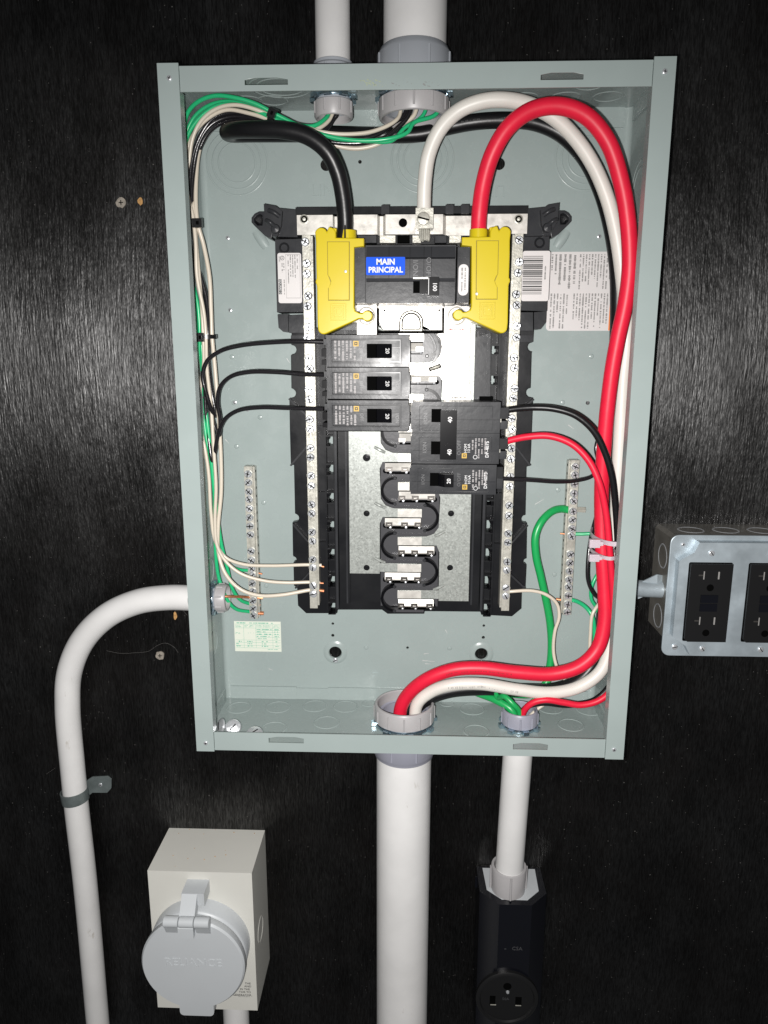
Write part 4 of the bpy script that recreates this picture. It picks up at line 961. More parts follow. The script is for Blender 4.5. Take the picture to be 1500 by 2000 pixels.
# thick cables
red = [(934, 468, 2.45), (936, 420, 2.5), (944, 360, 2.75), (962, 300, 3.0), (992, 250, 3.15), (1035, 217, 3.2), (1088, 207, 3.2), (1143, 225, 3.15), (1186, 275, 3.05), (1212, 350, 2.95), (1226, 430, 2.85), (1230, 520, 2.7), (1222, 590, 2.6), (1208, 655, 2.5), (1196, 720, 2.4), (1186, 800, 2.3), (1180, 870, 2.2), (1175, 950, 2.1), (1175, 1020, 2.1), (1177, 1090, 2.2), (1181, 1160, 2.3), (1181, 1215, 2.4), (1166, 1268, 2.5), (1132, 1301, 2.6), (1080, 1316, 2.6), (1010, 1313, 2.6), (940, 1305, 2.55), (885, 1308, 2.5), (835, 1326, 2.4), (800, 1353, 2.2), (783, 1382, 2.05), A(-.28, -10.6, 1.9), A(-.28, -13, 1.9)]
wire('service_cable', red, .240, 'red_insulation', 'thick red cable looping from the right yellow cover down the right side', 'cable', None, [([(936, 430, 2.66), (936, 470, 2.69)], .035, 'red_insulation')], 24)
wht = [(828, 418, 2.0), (828, 400, 2.02), (830, 350, 2.15), (838, 300, 2.3), (860, 252, 2.5), (895, 217, 2.6), (938, 199, 2.7), (985, 195, 2.7), (1035, 205, 2.6), (1085, 232, 2.5), (1125, 272, 2.35), (1160, 325, 2.2), (1187, 390, 2.05), (1204, 460, 1.9), (1213, 520, 1.8), (1221, 600, 1.75), (1224, 670, 1.7), (1217, 740, 1.7), (1212, 830, 1.7), (1207, 930, 1.7), (1203, 1020, 1.65), (1198, 1110, 1.6), (1196, 1200, 1.6), (1192, 1262, 1.75), (1172, 1312, 1.9), (1130, 1342, 2.0), (1075, 1353, 2.1), (1010, 1347, 2.15), (940, 1336, 2.15), (880, 1338, 2.1), (840, 1352, 2.0), (815, 1375, 1.95), A(.25, -10.6, 1.9), A(.2, -13, 1.9)]
wire('service_cable', wht, .218, 'white_insulation', 'thick white cable arching from the top centre lug down the right side', 'cable', None, None, 24)
m = M()
for k in range(14):
    a = 2*math.pi*k/13; rr = .14 if k else 0; x, z, h = P3(828, 448, 2.0)
    m.tube([(x+rr*math.cos(a), z+.15, h+rr*math.sin(a)), (x+rr*1.05*math.cos(a)+.02, z-.25-random.random()*.12, h+rr*1.1*math.sin(a))], .036, 'nickel_bar_metal', 6, 1)
m.build('cable_strands', label='bare silver strand end of the white cable poking below the centre lug', cat='cable end')
blk = [(673, 468, 2.45), (674, 430, 2.5), (670, 385, 2.65), (659, 335, 2.85), (638, 295, 3.0), (600, 266, 3.05), (550, 254, 3.0), (500, 253, 2.8), (462, 254, 2.4), (444, 258, 1.9), (452, 262, 1.35), (490, 262, .95), (560, 262, .75), (650, 262, .65), (740, 264, .62), (820, 262, .62), (880, 247, .7), (930, 238, .8), (990, 235, .85), (1045, 240, .85), (1095, 262, .85), (1140, 307, .85), (1172, 370, .85), (1192, 440, .85), (1204, 520, .85), (1206, 600, .85), (1204, 680, .85), (1200, 800, .85), (1192, 950, .85), (1184, 1080, .85), (1178, 1200, .9), (1170, 1270, 1.1), (1140, 1320, 1.3), (1090, 1345, 1.45), (1020, 1348, 1.5), (940, 1345, 1.55), (870, 1352, 1.6), (820, 1375, 1.6), A(.05, -10.6, 1.5), A(0, -13, 1.5)]
wire('service_cable', blk, .242, 'black_insulation', 'thick black cable hooking back above the left yellow cover and round behind the white one', 'cable', None, [([(674, 440, 2.70), (674, 470, 2.72)], .03, 'black_insulation')], 24)
def cable_print(cable, pts, r, mat, hh=.05):
    m = M(); seg_ = [W(*P3(*p)) for p in pts]
    for a, b in zip(seg_, seg_[1:]):
        L_ = (b-a).length; d = (b-a)/L_; nrm = Vector((-d.z, 0, d.x)).normalized(); t = 0
        while t < L_-.03:
            w_ = random.uniform(.015, .04)
            if random.random() < .8:
                k = hh*random.uniform(.5, 1); q_ = a+d*t+Vector((0, -r-.003, 0))
                m.add([q_-nrm*k, q_+d*w_-nrm*k, q_+d*w_+nrm*k, q_+nrm*k], [(0, 1, 2, 3)], mat)
            t += w_+.02
    m.build('worn_print', cable, kind='stuff')
cab = {o['label'].split()[1]: o for o in WLOC if o.name.startswith('service_cable')}
cable_print(cab['white'], [(872, 1339, 2.1), (940, 1336, 2.15), (1010, 1347, 2.15)], .218, 'worn_grey_print')
cable_print(cab['red'], [(868, 1314, 2.47), (885, 1308, 2.5), (940, 1305, 2.55), (1000, 1312, 2.6)], .24, 'worn_dark_red_print', .03)
cable_print(cab['black'], [(900, 243, .75), (930, 238, .8), (990, 235, .85), (1040, 239, .85)], .242, 'worn_black_print', .035)
# 8 gauge set to the double breaker
wire('circuit_wire', [(978, 866, 2.1), (992, 861, 2.15), (1030, 853, 2.3), (1075, 852, 2.45), (1118, 868, 2.6), (1150, 900, 2.75), (1170, 942, 2.85), (1183, 1000, 2.8), (1191, 1080, 2.7), (1197, 1160, 2.6), (1202, 1240, 2.5), (1203, 1300, 2.4), (1196, 1345, 2.3), (1170, 1368, 2.3), (1135, 1377, 2.3), (1100, 1372, 2.3), (1065, 1367, 2.3), (1038, 1374, 2.25), (1022, 1392, 2.15), A(4.1, -10.7, 2.05), A(4.05, -13, 1.9)], .112, 'red_insulation', 'medium red wire from the double breaker curving down beside the big red cable', 'wire', None, [([(974, 862, 2.3), (988, 866, 2.35)], .05, 'bright_copper')])
wire('circuit_wire', [(982, 803, 2.1), (996, 800, 2.15), (1040, 796, 2.35), (1085, 799, 2.5), (1125, 812, 2.6), (1158, 840, 2.65), (1180, 880, 2.6), (1195, 930, 2.5), (1203, 1000, 2.3), (1207, 1080, 2.1), (1210, 1180, 1.9), (1208, 1270, 1.9), (1196, 1330, 1.95), (1160, 1368, 2.0), (1110, 1377, 2.0), (1060, 1373, 2.0), (1030, 1380, 2.0), A(3.95, -10.2, 1.95), A(3.95, -13, 1.9)], .108, 'black_insulation', 'medium black wire from the double breaker arching over the big red cable', 'wire', None, [([(974, 812, 2.3), (990, 806, 2.35)], .05, 'bright_copper')])
wire('circuit_wire', [(960, 934, 2.1), (985, 935, 2.1), (1040, 938, 2.0), (1090, 941, 1.8), (1130, 938, 1.5), (1158, 928, 1.3), (1168, 905, 1.2), (1164, 875, 1.15), (1172, 850, 1.1), (1185, 880, .6), (1178, 960, .5), (1164, 1010, .8), (1154, 1050, 1.1), (1148, 1100, 1.3), (1149, 1135, 1.35), (1160, 1160, 1.3), (1182, 1180, 1.1), (1190, 1250, 1.0), (1175, 1320, 1.2), (1100, 1355, 1.5), (1040, 1375, 1.8), A(3.85, -10.3, 1.8), A(3.85, -13, 1.8)], .068, 'thin_black_insulation', 'thin black wire crossing the right ground bar from the single right breaker', 'wire')
# greens, right
wire('ground_wire', [(1112, 996, .42), (1096, 994, .5), (1078, 999, .7), (1058, 1018, .95), (1046, 1046, 1.05), (1047, 1085, 1.05), (1056, 1125, 1.0), (1066, 1170, .9), (1074, 1215, .8), (1077, 1260, .75), (1074, 1300, .8), (1066, 1335, .9), (1040, 1355, 1.1), (980, 1352, 1.3), (925, 1342, 1.4), (905, 1340, 1.1), (930, 1352, 1.1), (970, 1368, 1.6), (1000, 1388, 1.9), A(3.85, -10.4, 1.9), A(3.85, -13, 1.9)], .138, 'green_insulation', 'thick green ground wire bending down from the middle of the right ground bar', 'wire', None, None, 18)
m = M()
for k in range(5):
    a = k*1.25; x, z, h = P3(1125, 994, .4); m.tube([(x-.3, z+.06*math.sin(a), h+.06*math.cos(a)), (x+.33, z-.03+.07*math.sin(a), h+.07*math.cos(a))], .035, 'nickel_bar_metal', 6, 1)
m.build('cable_strands', label='bare strand ends of the thick green wire sticking out of the right ground bar', cat='wire end')
wire('ground_wire', [(1118, 1043, .42), (1136, 1043, .5), (1160, 1044, .6), (1178, 1060, .6), (1180, 1110, .6), (1168, 1120, .9), (1155, 1148, 1.0), (1155, 1170, 1.0), (1166, 1190, .9), (1170, 1230, .8), (1160, 1290, .8), (1130, 1335, 1.0), (1080, 1352, 1.3), (1040, 1368, 1.7), A(4.1, -10.4, 1.75), A(4.1, -13, 1.8)], .062, 'thin_green_insulation', 'thin green wire on the upper right ground bar screws, behind the red cable', 'wire', None, [([(1108, 1043, .40), (1094, 1042, .38)], .03, 'bright_copper')])
wire('ground_wire', [(1110, 1172, .42), (1122, 1173, .5), (1142, 1184, .8), (1156, 1202, 1.0), (1161, 1235, 1.0), (1158, 1280, 1.0), (1146, 1315, 1.1), (1120, 1345, 1.3), (1060, 1362, 1.7), (1030, 1378, 1.9), A(3.75, -10.4, 1.9), A(3.8, -13, 1.8)], .075, 'thin_green_insulation', 'thin green wire at the foot of the right ground bar, curving to the floor', 'wire', None, [([(1100, 1172, .40), (1086, 1170, .36)], .05, 'bright_copper')])
wire('ground_wire', [(968, 1350, 1.7), (972, 1362, 1.7), (985, 1360, 2.0), (1002, 1375, 2.2), (1014, 1390, 2.15), A(3.95, -10.5, 2.1), A(3.9, -13, 1.9)], .10, 'green_insulation', 'short green wire loop dropping into the violet-grey bushing', 'wire')
# whites, right
wire('neutral_wire', [(984, 1157, 1.3), (1000, 1155, 1.35), (1040, 1154, 1.35), (1068, 1162, 1.35), (1088, 1180, 1.3), (1092, 1205, 1.3), (1084, 1232, 1.3), (1081, 1270, 1.25), (1086, 1298, 1.3), (1096, 1320, 1.3), (1120, 1345, 1.4), (1080, 1365, 1.7), A(4.25, -10.3, 1.8), A(4.2, -13, 1.8)], .060, 'thin_white_insulation', 'thin white wire from the foot of the right neutral bar, crossing the green one', 'wire')
wire('neutral_wire', [(1180, 1170, .9), (1168, 1182, 1.1), (1157, 1200, 1.2), (1153, 1240, 1.2), (1151, 1285, 1.2), (1148, 1315, 1.3), (1120, 1345, 1.6), A(4.3, -10.3, 1.6), A(4.3, -13, 1.7)], .062, 'thin_white_insulation', 'thin white wire standing beside the big red cable near the lower right corner', 'wire')

# left bundle --------------------------------------------------------
GR = 'thin wires bundled down the left side'
r0 = .066
wire('neutral_wire', [A(-2.5, 11.5, 1.5), A(-2.5, 9.9, 1.5), (640, 238, 1.6), (618, 252, 1.8), (590, 252, 1.9), (560, 240, 1.95), (536, 230, 2.0), (500, 214, 2.1), (460, 205, 2.1), (424, 212, 2.0), (394, 235, 1.9), (377, 268, 1.8), (370, 310, 1.7), (368, 360, 1.6), (380, 420, 1.6), (383, 470, 1.6), (388, 530, 1.6), (394, 600, 1.6), (397, 655, 1.6), (398, 710, 1.5), (390, 770, 1.4), (391, 830, 1.4), (402, 885, 1.4), (408, 930, 1.4), (412, 1000, 1.4), (420, 1055, 1.4), (440, 1088, 1.4), (475, 1102, 1.4), (530, 1105, 1.35), (600, 1103, 1.3), (628, 1104, 1.25)], .060, 'thin_white_insulation', 'thin white wire, highest of the three landing at the foot of the left neutral bar', 'wire', GR, [([(620, 1104, 1.25), (633, 1107, 1.25)], .035, 'bright_copper')])
wire('neutral_wire', [A(-.4, 11.5, 1.5), A(-.4, 9.9, 1.5), (772, 236, 1.6), (730, 256, 1.7), (680, 262, 1.8), (630, 258, 1.9), (580, 243, 2.0), (536, 236, 2.05), (490, 222, 2.0), (440, 215, 1.9), (398, 238, 1.8), (372, 275, 1.7), (362, 330, 1.7), (366, 380, 1.75), (376, 420, 1.8), (382, 470, 1.8), (385, 540, 1.75), (398, 610, 1.7), (402, 655, 1.7), (404, 720, 1.6), (412, 790, 1.5), (417, 870, 1.5), (422, 950, 1.5), (420, 1020, 1.5), (424, 1065, 1.5), (440, 1095, 1.5), (470, 1120, 1.5), (515, 1134, 1.45), (560, 1138, 1.4), (606, 1137, 1.3), (625, 1138, 1.25)], .060, 'thin_white_insulation', 'thin white wire, middle of the three landing at the foot of the left neutral bar', 'wire', GR, [([(618, 1138, 1.25), (632, 1139, 1.25)], .035, 'bright_copper')])
wire('neutral_wire', [A(.05, 11.5, 1.4), A(.05, 9.9, 1.4), (780, 245, 1.4), (745, 278, 1.5), (700, 290, 1.5), (655, 284, 1.6), (600, 262, 1.7), (545, 238, 1.75), (500, 226, 1.7), (450, 222, 1.6), (408, 246, 1.4), (390, 290, 1.4), (383, 350, 1.5), (385, 430, 1.6), (398, 480, 1.5), (409, 540, 1.5), (412, 600, 1.5), (414, 655, 1.5), (420, 720, 1.4), (426, 800, 1.35), (431, 880, 1.3), (432, 960, 1.3), (426, 1030, 1.35), (427, 1080, 1.4), (440, 1120, 1.5), (468, 1150, 1.5), (505, 1163, 1.5), (550, 1162, 1.45), (608, 1152, 1.3), (624, 1152, 1.25)], .068, 'thin_white_insulation', 'thin white wire, lowest of the three landing at the foot of the left neutral bar', 'wire', GR, [([(618, 1152, 1.25), (633, 1154, 1.25)], .06, 'bright_copper')])
wire('ground_wire', [A(-2.6, 11.5, 1.6), A(-2.6, 9.9, 1.6), (635, 232, 1.7), (612, 246, 1.9), (582, 244, 2.0), (556, 232, 2.05), (536, 222, 2.1), (500, 203, 2.2), (460, 191, 2.25), (420, 187, 2.2), (388, 198, 2.1), (368, 218, 1.95), (358, 250, 1.8), (353, 300, 1.6), (356, 360, 1.5), (363, 420, 1.5), (366, 480, 1.5), (374, 540, 1.5), (386, 595, 1.5), (390, 650, 1.45), (389, 700, 1.35), (392, 740, 1.25), (396, 800, 1.2), (404, 860, 1.2), (413, 905, 1.2), (418, 960, 1.15), (420, 1030, 1.1), (422, 1090, 1.1), (428, 1130, 1.0), (446, 1175, 1.0), (462, 1190, .8), (488, 1195, .45)], .064, 'thin_green_insulation', 'thin green wire, outermost at the top left corner, landing lowest on the left ground bar', 'wire', GR, [([(500, 1197, .42), (515, 1198, .4)], .07, 'bright_copper')])
wire('ground_wire', [A(.35, 11.5, 1.5), A(.35, 9.9, 1.5), (790, 250, 1.6), (765, 275, 1.7), (720, 276, 1.8), (650, 270, 1.8), (590, 252, 1.9), (536, 228, 2.0), (490, 208, 2.0), (445, 198, 1.9), (408, 206, 1.8), (380, 228, 1.7), (364, 262, 1.6), (360, 320, 1.4), (368, 400, 1.3), (372, 480, 1.3), (380, 560, 1.3), (392, 650, 1.3), (396, 740, 1.2), (404, 830, 1.2), (412, 900, 1.2), (420, 980, 1.2), (428, 1050, 1.2), (436, 1085, 1.1), (450, 1105, .9), (470, 1113, .6), (488, 1114, .45)], .058, 'thin_green_insulation', 'thin green wire landing highest on the left ground bar', 'wire', GR, [([(500, 1118, .42), (512, 1121, .4)], .032, 'bright_copper')])
wire('ground_wire', [A(.75, 11.5, 1.5), A(.75, 9.9, 1.55), (808, 240, 1.8), (796, 258, 1.9), (765, 270, 2.0), (710, 275, 2.0), (650, 268, 2.0), (590, 250, 2.05), (536, 232, 2.1), (480, 208, 2.0), (430, 205, 1.95), (392, 228, 1.9), (368, 262, 1.8), (356, 310, 1.6), (358, 400, 1.4), (366, 500, 1.3), (378, 600, 1.3), (392, 660, 1.3), (398, 760, 1.2), (408, 850, 1.2), (414, 910, 1.2), (424, 1000, 1.2), (432, 1060, 1.2), (444, 1110, 1.15), (454, 1150, 1.05), (470, 1172, .8), (490, 1180, .45)], .064, 'thin_green_insulation', 'thin green wire landing between the other two on the left ground bar', 'wire', GR, [([(498, 1180, .42), (508, 1182, .4)], .032, 'bright_copper')])
wire('circuit_wire', [A(-2.35, 11.5, 1.5), A(-2.35, 9.9, 1.5), (652, 232, 1.5), (634, 254, 1.6), (600, 256, 1.7), (565, 248, 1.8), (536, 238, 1.9), (500, 226, 1.85), (455, 220, 1.8), (416, 232, 1.75), (390, 268, 1.7), (374, 320, 1.65), (370, 400, 1.6), (370, 460, 1.6), (376, 500, 1.6), (384, 540, 1.4), (400, 600, 1.4), (405, 660, 1.45), (408, 720, 1.3), (416, 780, 1.2), (422, 812, 1.3), (413, 800, 1.6), (402, 765, 1.75), (396, 735, 1.8), (404, 706, 1.85), (430, 686, 1.9), (470, 675, 2.0), (530, 669, 2.1), (590, 667, 2.2), (632, 668, 2.2)], .070, 'thin_black_insulation', 'thin black wire looping over to the top breaker of the left column', 'wire', GR)
wire('circuit_wire', [A(-.25, 11.5, 1.45), A(-.25, 9.9, 1.45), (768, 240, 1.5), (735, 264, 1.6), (690, 272, 1.7), (630, 268, 1.8), (580, 252, 1.85), (536, 242, 1.9), (500, 232, 1.8), (450, 228, 1.7), (412, 244, 1.7), (388, 282, 1.68), (377, 340, 1.6), (373, 430, 1.6), (375, 500, 1.5), (392, 540, 1.5), (404, 590, 1.5), (406, 655, 1.6), (404, 710, 1.5), (408, 780, 1.4), (418, 830, 1.4), (428, 850, 1.45), (430, 820, 1.5), (425, 785, 1.6), (430, 756, 1.7), (450, 736, 1.85), (485, 727, 1.95), (540, 727, 2.05), (590, 731, 2.1), (632, 732, 2.2)], .070, 'thin_black_insulation', 'thin black wire curving to the middle breaker of the left column', 'wire', GR)
wire('circuit_wire', [A(-.1, 11.5, 1.6), A(-.1, 9.9, 1.6), (776, 250, 1.6), (745, 272, 1.65), (690, 280, 1.7), (630, 274, 1.75), (580, 256, 1.8), (536, 246, 1.8), (495, 238, 1.75), (450, 234, 1.6), (412, 254, 1.5), (388, 295, 1.4), (378, 350, 1.35), (375, 440, 1.4), (382, 520, 1.4), (398, 600, 1.4), (404, 655, 1.4), (400, 720, 1.3), (402, 800, 1.2), (408, 860, 1.2), (415, 900, 1.3), (420, 880, 1.5), (427, 845, 1.6), (440, 818, 1.75), (465, 802, 1.85), (505, 796, 1.95), (560, 797, 2.05), (632, 799, 2.2)], .070, 'thin_black_insulation', 'thin black wire curving to the bottom breaker of the left column', 'wire', GR)
wire('bare_copper_wire', [(420, 1165, 1.4), (450, 1165, 1.2), (475, 1166, .8), (490, 1167, .5), (513, 1168, .42)], .05, 'bright_copper', 'bare copper wire from the left wall bushing to the left ground bar', 'wire')

# ================================================================== ZIP TIES
def band(m, c, dirv, ra, rb, width, th, mat):
    c = W(*c); d = Vector((dirv[0], 0, dirv[1])).normalized(); u = Vector((d.z, 0, -d.x)); v = Vector((0, -1, 0)); n = 28; vs_ = []
    for k in range(n):
        a = 2*math.pi*k/n; e = u*math.cos(a)*ra+v*math.sin(a)*rb; nn = (u*math.cos(a)*rb+v*math.sin(a)*ra).normalized()
        for s1, s2 in ((-1, 0), (1, 0), (1, 1), (-1, 1)): vs_.append(c+e+d*width*.5*s1+nn*th*s2)
    fs = [(k*4+j, k*4+(j+1) % 4, ((k+1) % n)*4+(j+1) % 4, ((k+1) % n)*4+j) for k in range(n) for j in range(4)]
    m.add(vs_, fs, mat)
def head(m, px, py, h, w_, l_, t, ang, mat, hole=True):
    x, z = P(px, py, h); c_, s_ = math.cos(math.radians(ang)), math.sin(math.radians(ang))
    def rt(a, b): return (x+a*c_-b*s_, z+a*s_+b*c_)
    m.prism([rt(-w_/2, -l_/2), rt(w_/2, -l_/2), rt(w_/2, l_/2), rt(-w_/2, l_/2)], h-t/2, h+t/2, mat, .025 if hole else .06, 2 if hole else 4)
    if not hole: m.prism([rt(w_*.4, -l_*.3), rt(w_*.8, -l_*.22), rt(w_*.8, l_*.22), rt(w_*.4, l_*.3)], h, h+t/2-.005, mat, .02)
    m.prism([rt(-w_*.22, -l_*.28), rt(w_*.3, -l_*.28), rt(w_*.3, l_*.28), rt(-w_*.22, l_*.28)], h+t/2-.02, h+t/2+.012, mat, .006)
    if hole: m.prism([rt(-w_*.1, -l_*.2), rt(w_*.2, -l_*.2), rt(w_*.2, l_*.2), rt(-w_*.1, l_*.2)], h+t/2+.012, h+t/2+.015, 'slot_shadow_black')
m = M(); band(m, P3(534, 231, 1.95), (1, -.45), .24, .28, .20, .03, 'black_tie_nylon'); head(m, 531, 222, 2.26, .24, .26, .16, -22, 'black_tie_nylon'); m.build('zip_tie', label='black zip tie round the wires near the top of the box', cat='zip tie', group='black zip ties on the left bundle')
m = M(); band(m, P3(378, 436, 1.6), (0, 1), .26, .30, .17, .03, 'black_tie_nylon'); head(m, 386, 436, 1.93, .30, .27, .16, 0, 'black_tie_nylon'); m.build('zip_tie', label='black zip tie round the left bundle, level with the silver strap', cat='zip tie', group='black zip ties on the left bundle')
m = M(); band(m, P3(402, 658, 1.5), (0, 1), .34, .30, .13, .03, 'black_tie_nylon'); head(m, 391, 659, 1.84, .26, .28, .16, 0, 'black_tie_nylon'); m.build('zip_tie', label='black zip tie round the left bundle, just above the top left breaker wire', cat='zip tie', group='black zip ties on the left bundle')
m = M(); band(m, (P(1186, 1061, 1.95)[0], P(1186, 1061, 2.98)[1], 1.95), (-.03, 1), .50, 1.12, .15, .03, 'frosted_tie_nylon'); head(m, 1161, 1061, 2.86, .34, .27, .16, 0, 'frosted_tie_nylon', False); m.build('zip_tie', label='longer frosted white zip tie round the red cables, the upper of the two', cat='zip tie')
m = M(); band(m, (P(1176, 1089, 1.95)[0], P(1176, 1089, 2.9)[1], 1.95), (-.03, 1), .36, 1.05, .12, .03, 'frosted_tie_nylon'); head(m, 1160, 1089, 2.82, .32, .24, .16, 0, 'frosted_tie_nylon', False); m.build('zip_tie', label='shorter frosted white zip tie round the red cables, the lower of the two', cat='zip tie')

# ================================================================== LOOSE SCREWS on the box floor
def loose(px, py, tilt, label):
    x, h = Pz(px, py, -HZ+T); t = M()
    d = Vector(tilt).normalized(); o = Vector((x, -h, -HZ+T+.26))
    t.lathe([(.20, 0), (.27, .01), (.28, .04), (.25, .08), (.12, .12), (0, .125)], o, d, 'zinc_screw_metal', 28)
    t.lathe([(.07, -.5), (.08, -.46), (.08, 0)], o, d, 'zinc_screw_metal', 12)
    for k in range(9): t.lathe([(.08, -.05*k-.02), (.1, -.05*k-.035), (.08, -.05*k-.05)], o, d, 'zinc_screw_metal', 12)
    u = d.orthogonal().normalized(); v = d.cross(u)
    vs_ = [o+d*(.126+z_*.004)+u*x_*.13+v*y_*.02 for z_ in (0, 1) for x_, y_ in ((-1, -1), (1, -1), (1, 1), (-1, 1))]
    t.add(vs_, [(0, 3, 2, 1), (4, 5, 6, 7), (0, 1, 5, 4), (1, 2, 6, 5), (2, 3, 7, 6), (3, 0, 4, 7)], 'slot_shadow_black')
    t.build('loose_screw', label=label, cat='screw', group='loose zinc screws on the box floor')
loose(434, 1432, (-.75, -.5, .35), 'loose zinc screw in the lower left corner of the box, leaning left')
loose(456, 1434, (.15, -.75, .55), 'loose zinc screw beside the cornered one, its round head facing out')
loose(498, 1446, (.1, -.35, .9), 'loose zinc screw half hidden behind the bottom flange, right of the other two')

# ================================================================== CONDUIT STRAP
t = thing('conduit_strap', 'metal one-hole strap holding the bent conduit to the wall', 'pipe strap')
m = M(); (xs_, zs_) = P(146, 1553, .55); d = Vector((.10, -1)).normalized()
band(m, (xs_, zs_, .55), (.10, -1), .47, .47, .45, .05, 'dull_strap_zinc'); m.build('band', t)
m = M(); q = pp([(160, 1540), (170, 1524), (180, 1518), (210, 1517), (217, 1523), (217, 1540), (209, 1549), (180, 1549), (165, 1562)], .1); m.plate(q, [], .01, .08, 'dull_strap_zinc', .008); m.build('tab', t)
x, z = P(196, 1533, .1); put_screw(SMALL, x, z, .08, t)

# ================================================================== WALL SCREWS AND CHIP
def wallscrew(px, py, r, mat, label):
    x, z = P(px, py, 0); m = M(); rs = [r*(1+random.uniform(-.12, .12)) for _ in range(14)]
    pts = [(x+rs[k]*math.cos(2*math.pi*k/14), z+rs[k]*math.sin(2*math.pi*k/14)) for k in range(14)]
    m.prism(pts, .0, .045, mat, .015); m.box(x-r*.45, x+r*.45, z-.014, z+.014, .045, .048, 'slot_shadow_black'); m.box(x-.014, x+.014, z-r*.45, z+r*.45, .045, .049, 'slot_shadow_black')
    m.build('wall_screw', label=label, cat='screw', group='screws in the black wall')
wallscrew(237, 396, .17, 'painted_over_screw', 'pale screw head in the upper left of the black wall, beside a wood chip')
wallscrew(313, 1280, .17, 'painted_over_screw', 'pale screw head in the black wall inside the conduit bend')
def chip(px, py, w_, hgt, label, n=11):
    x, z = P(px, py, 0); m = M(); pts = []
    for k in range(n):
        a = 2*math.pi*k/n; f = random.uniform(.65, 1.15); pts.append((x+w_*f*math.cos(a), z+hgt*f*math.sin(a)))
    m.prism(pts, .0, .03, 'cast_screw_wood', .008); m.build('wood_chip', label=label, cat='wood splinter')
chip(275, 394, .10, .14, 'small orange patch of bare wood beside the upper left wall screw')
chip(343, 1203, .09, .17, 'orange wood splinter just under the bent conduit near the box')
m = M()
for pts in ([(208, 1271), (235, 1276), (262, 1275), (290, 1272), (305, 1262), (323, 1256), (340, 1264), (348, 1275)], [(90, 1512), (108, 1500)], [(348, 1170), (352, 1185), (366, 1202)]):
    m.tube([P3(a, b, .06) for a, b in pts], .0035, 'cobweb_silk', 5, 5)
m.build('cobweb', label='thin dusty cobweb strands on the wall inside the conduit bend', cat='cobweb')

# ================================================================== GENERATOR INLET BOX
g = thing('power_inlet_box', 'cream steel inlet box with a round grey flip lid, low on the left', 'inlet box')
x0, x1, z0, z1, hf = -9.70, -5.77, -22.38, -16.26, 2.53
m = M(); m.box(x0, x1, z0, z1, .005, hf, 'beige_painted_steel', .035, 3)
m.build('housing', g)
for h_, z in ((1.5, -19.6),):
    m = M(); m.lathe([(.50, 0), (.48, .015), (.46, .015), (.44, .0)], Vector((x1, -h_, z)), (1, 0, 0), 'beige_painted_steel', 32, ring=True); m.build('knockout', g)
m = M(); tx, tz = P(480, 1922, hf)
for i, s_ in enumerate(('THE', 'AND', 'IN THE', 'TOR TO', 'GENERATOR')):
    xx, zz = P(484-(len(s_)-3)*1.9, 1921+i*5.6, hf); m.text(s_, xx, zz, hf+.002, .125, 0, 'print_black', bold=.01)
xx, zz = P(478, 1945, hf); m.scribble(xx-.4, xx+.3, zz-.06, zz+.02, hf, 2, 'print_grey', False, .8)
m.build('printed_notice', g)
m = M()
for px, py in ((349, 1628), (370, 1620), (421, 1621), (398, 1629), (457, 1626), (497, 1628), (380, 1657), (338, 1671), (441, 1670), (420, 1673), (367, 1677), (342, 1692), (399, 1679), (440, 1661)):
    x, h = Pz(px, py, z1); r_ = random.uniform(.010, .022); m.lathe([(r_, 0), (r_*.8, r_), (0, r_*1.2)], Vector((x, -h, z1)), (0, 0, 1), 'cast_screw_wood' if r_ < .022 else 'slot_shadow_black', 7)
m.build('dust_speck', g, kind='stuff')
cx0, cz0, R0 = -7.80, -19.24, 1.86
m = M(); m.lathe([(R0, 0), (R0, .62), (R0-.04, .68), (R0-.12, .72), (R0-.12, .75), (R0-.02, .80), (R0-.02, .84)], W(cx0, cz0, hf), mat='pale_grey_plastic', seg=64)
m.build('inlet_collar', g)
m = M(); m.lathe([(R0+.02, .84), (R0+.05, .9), (R0+.05, 1.13), (R0-.01, 1.2), (0, 1.205)], W(cx0, cz0, hf), mat='pale_grey_plastic', seg=64)
m.prism(rrect(cx0-.62, cx0+.66, cz0-R0-.42, cz0-R0+.3, .16), hf+.85, hf+1.12, 'pale_grey_plastic', .03)
lid = m.build('flip_lid', g)
m = M(); m.text('RELIANCE', cx0+.02, cz0+.12, hf+1.205+.02, .46, 0, 'pale_grey_plastic', .022, sx=1.03, bold=.01); m.build('raised_lettering', lid)
m = M(); hh = hf
(xa, zA), (xb, _) = P(354, 1745, hf+.75), P(398, 1745, hf+.75)
m.box(xa, xb, zA-.5, zA, hf, hf+.75, 'pale_grey_plastic', .025)
m.prof('x', [(zA-.02, hf+.5), (zA-.02, hf+.75), (zA-.9, hf+1.42), (zA-1.3, hf+1.42), (zA-1.3, hf+1.1)], xa+.02, xb-.25, 'pale_grey_plastic', .02)
m.build('hinge_block', g)
zb3 = P(365, 1800, hf+1.3)[1]; (xL, _), (xR, _) = P(320, 1800, hf+1.3), P(410, 1800, hf+1.3); w3 = (xR-xL)/3
for k in range(3):
    m = M(); m.lathe([(.17, .012), (.19, .03), (.19, w3*(1.0)-.03), (.17, w3-.012)], Vector((xL+w3*k, -(hf+1.32), zb3)), (1, 0, 0), 'pale_grey_plastic', 28)
    if k != 1: m.prof('x', [(zb3-.05, hf+1.45), (zb3-.55, hf+1.22), (zb3-.55, hf+1.1), (zb3, hf+1.15)], xL+w3*k+.02, xL+w3*(k+1)-.02, 'pale_grey_plastic', .02)
    m.build('hinge_knuckle', g)
conduit('', [(-6.95, -22.3, 1.3), (-6.97, -25, 1.3), (-7, -34, 1.3)], .52, None, 'pvc conduit leaving the bottom of the cream inlet box')

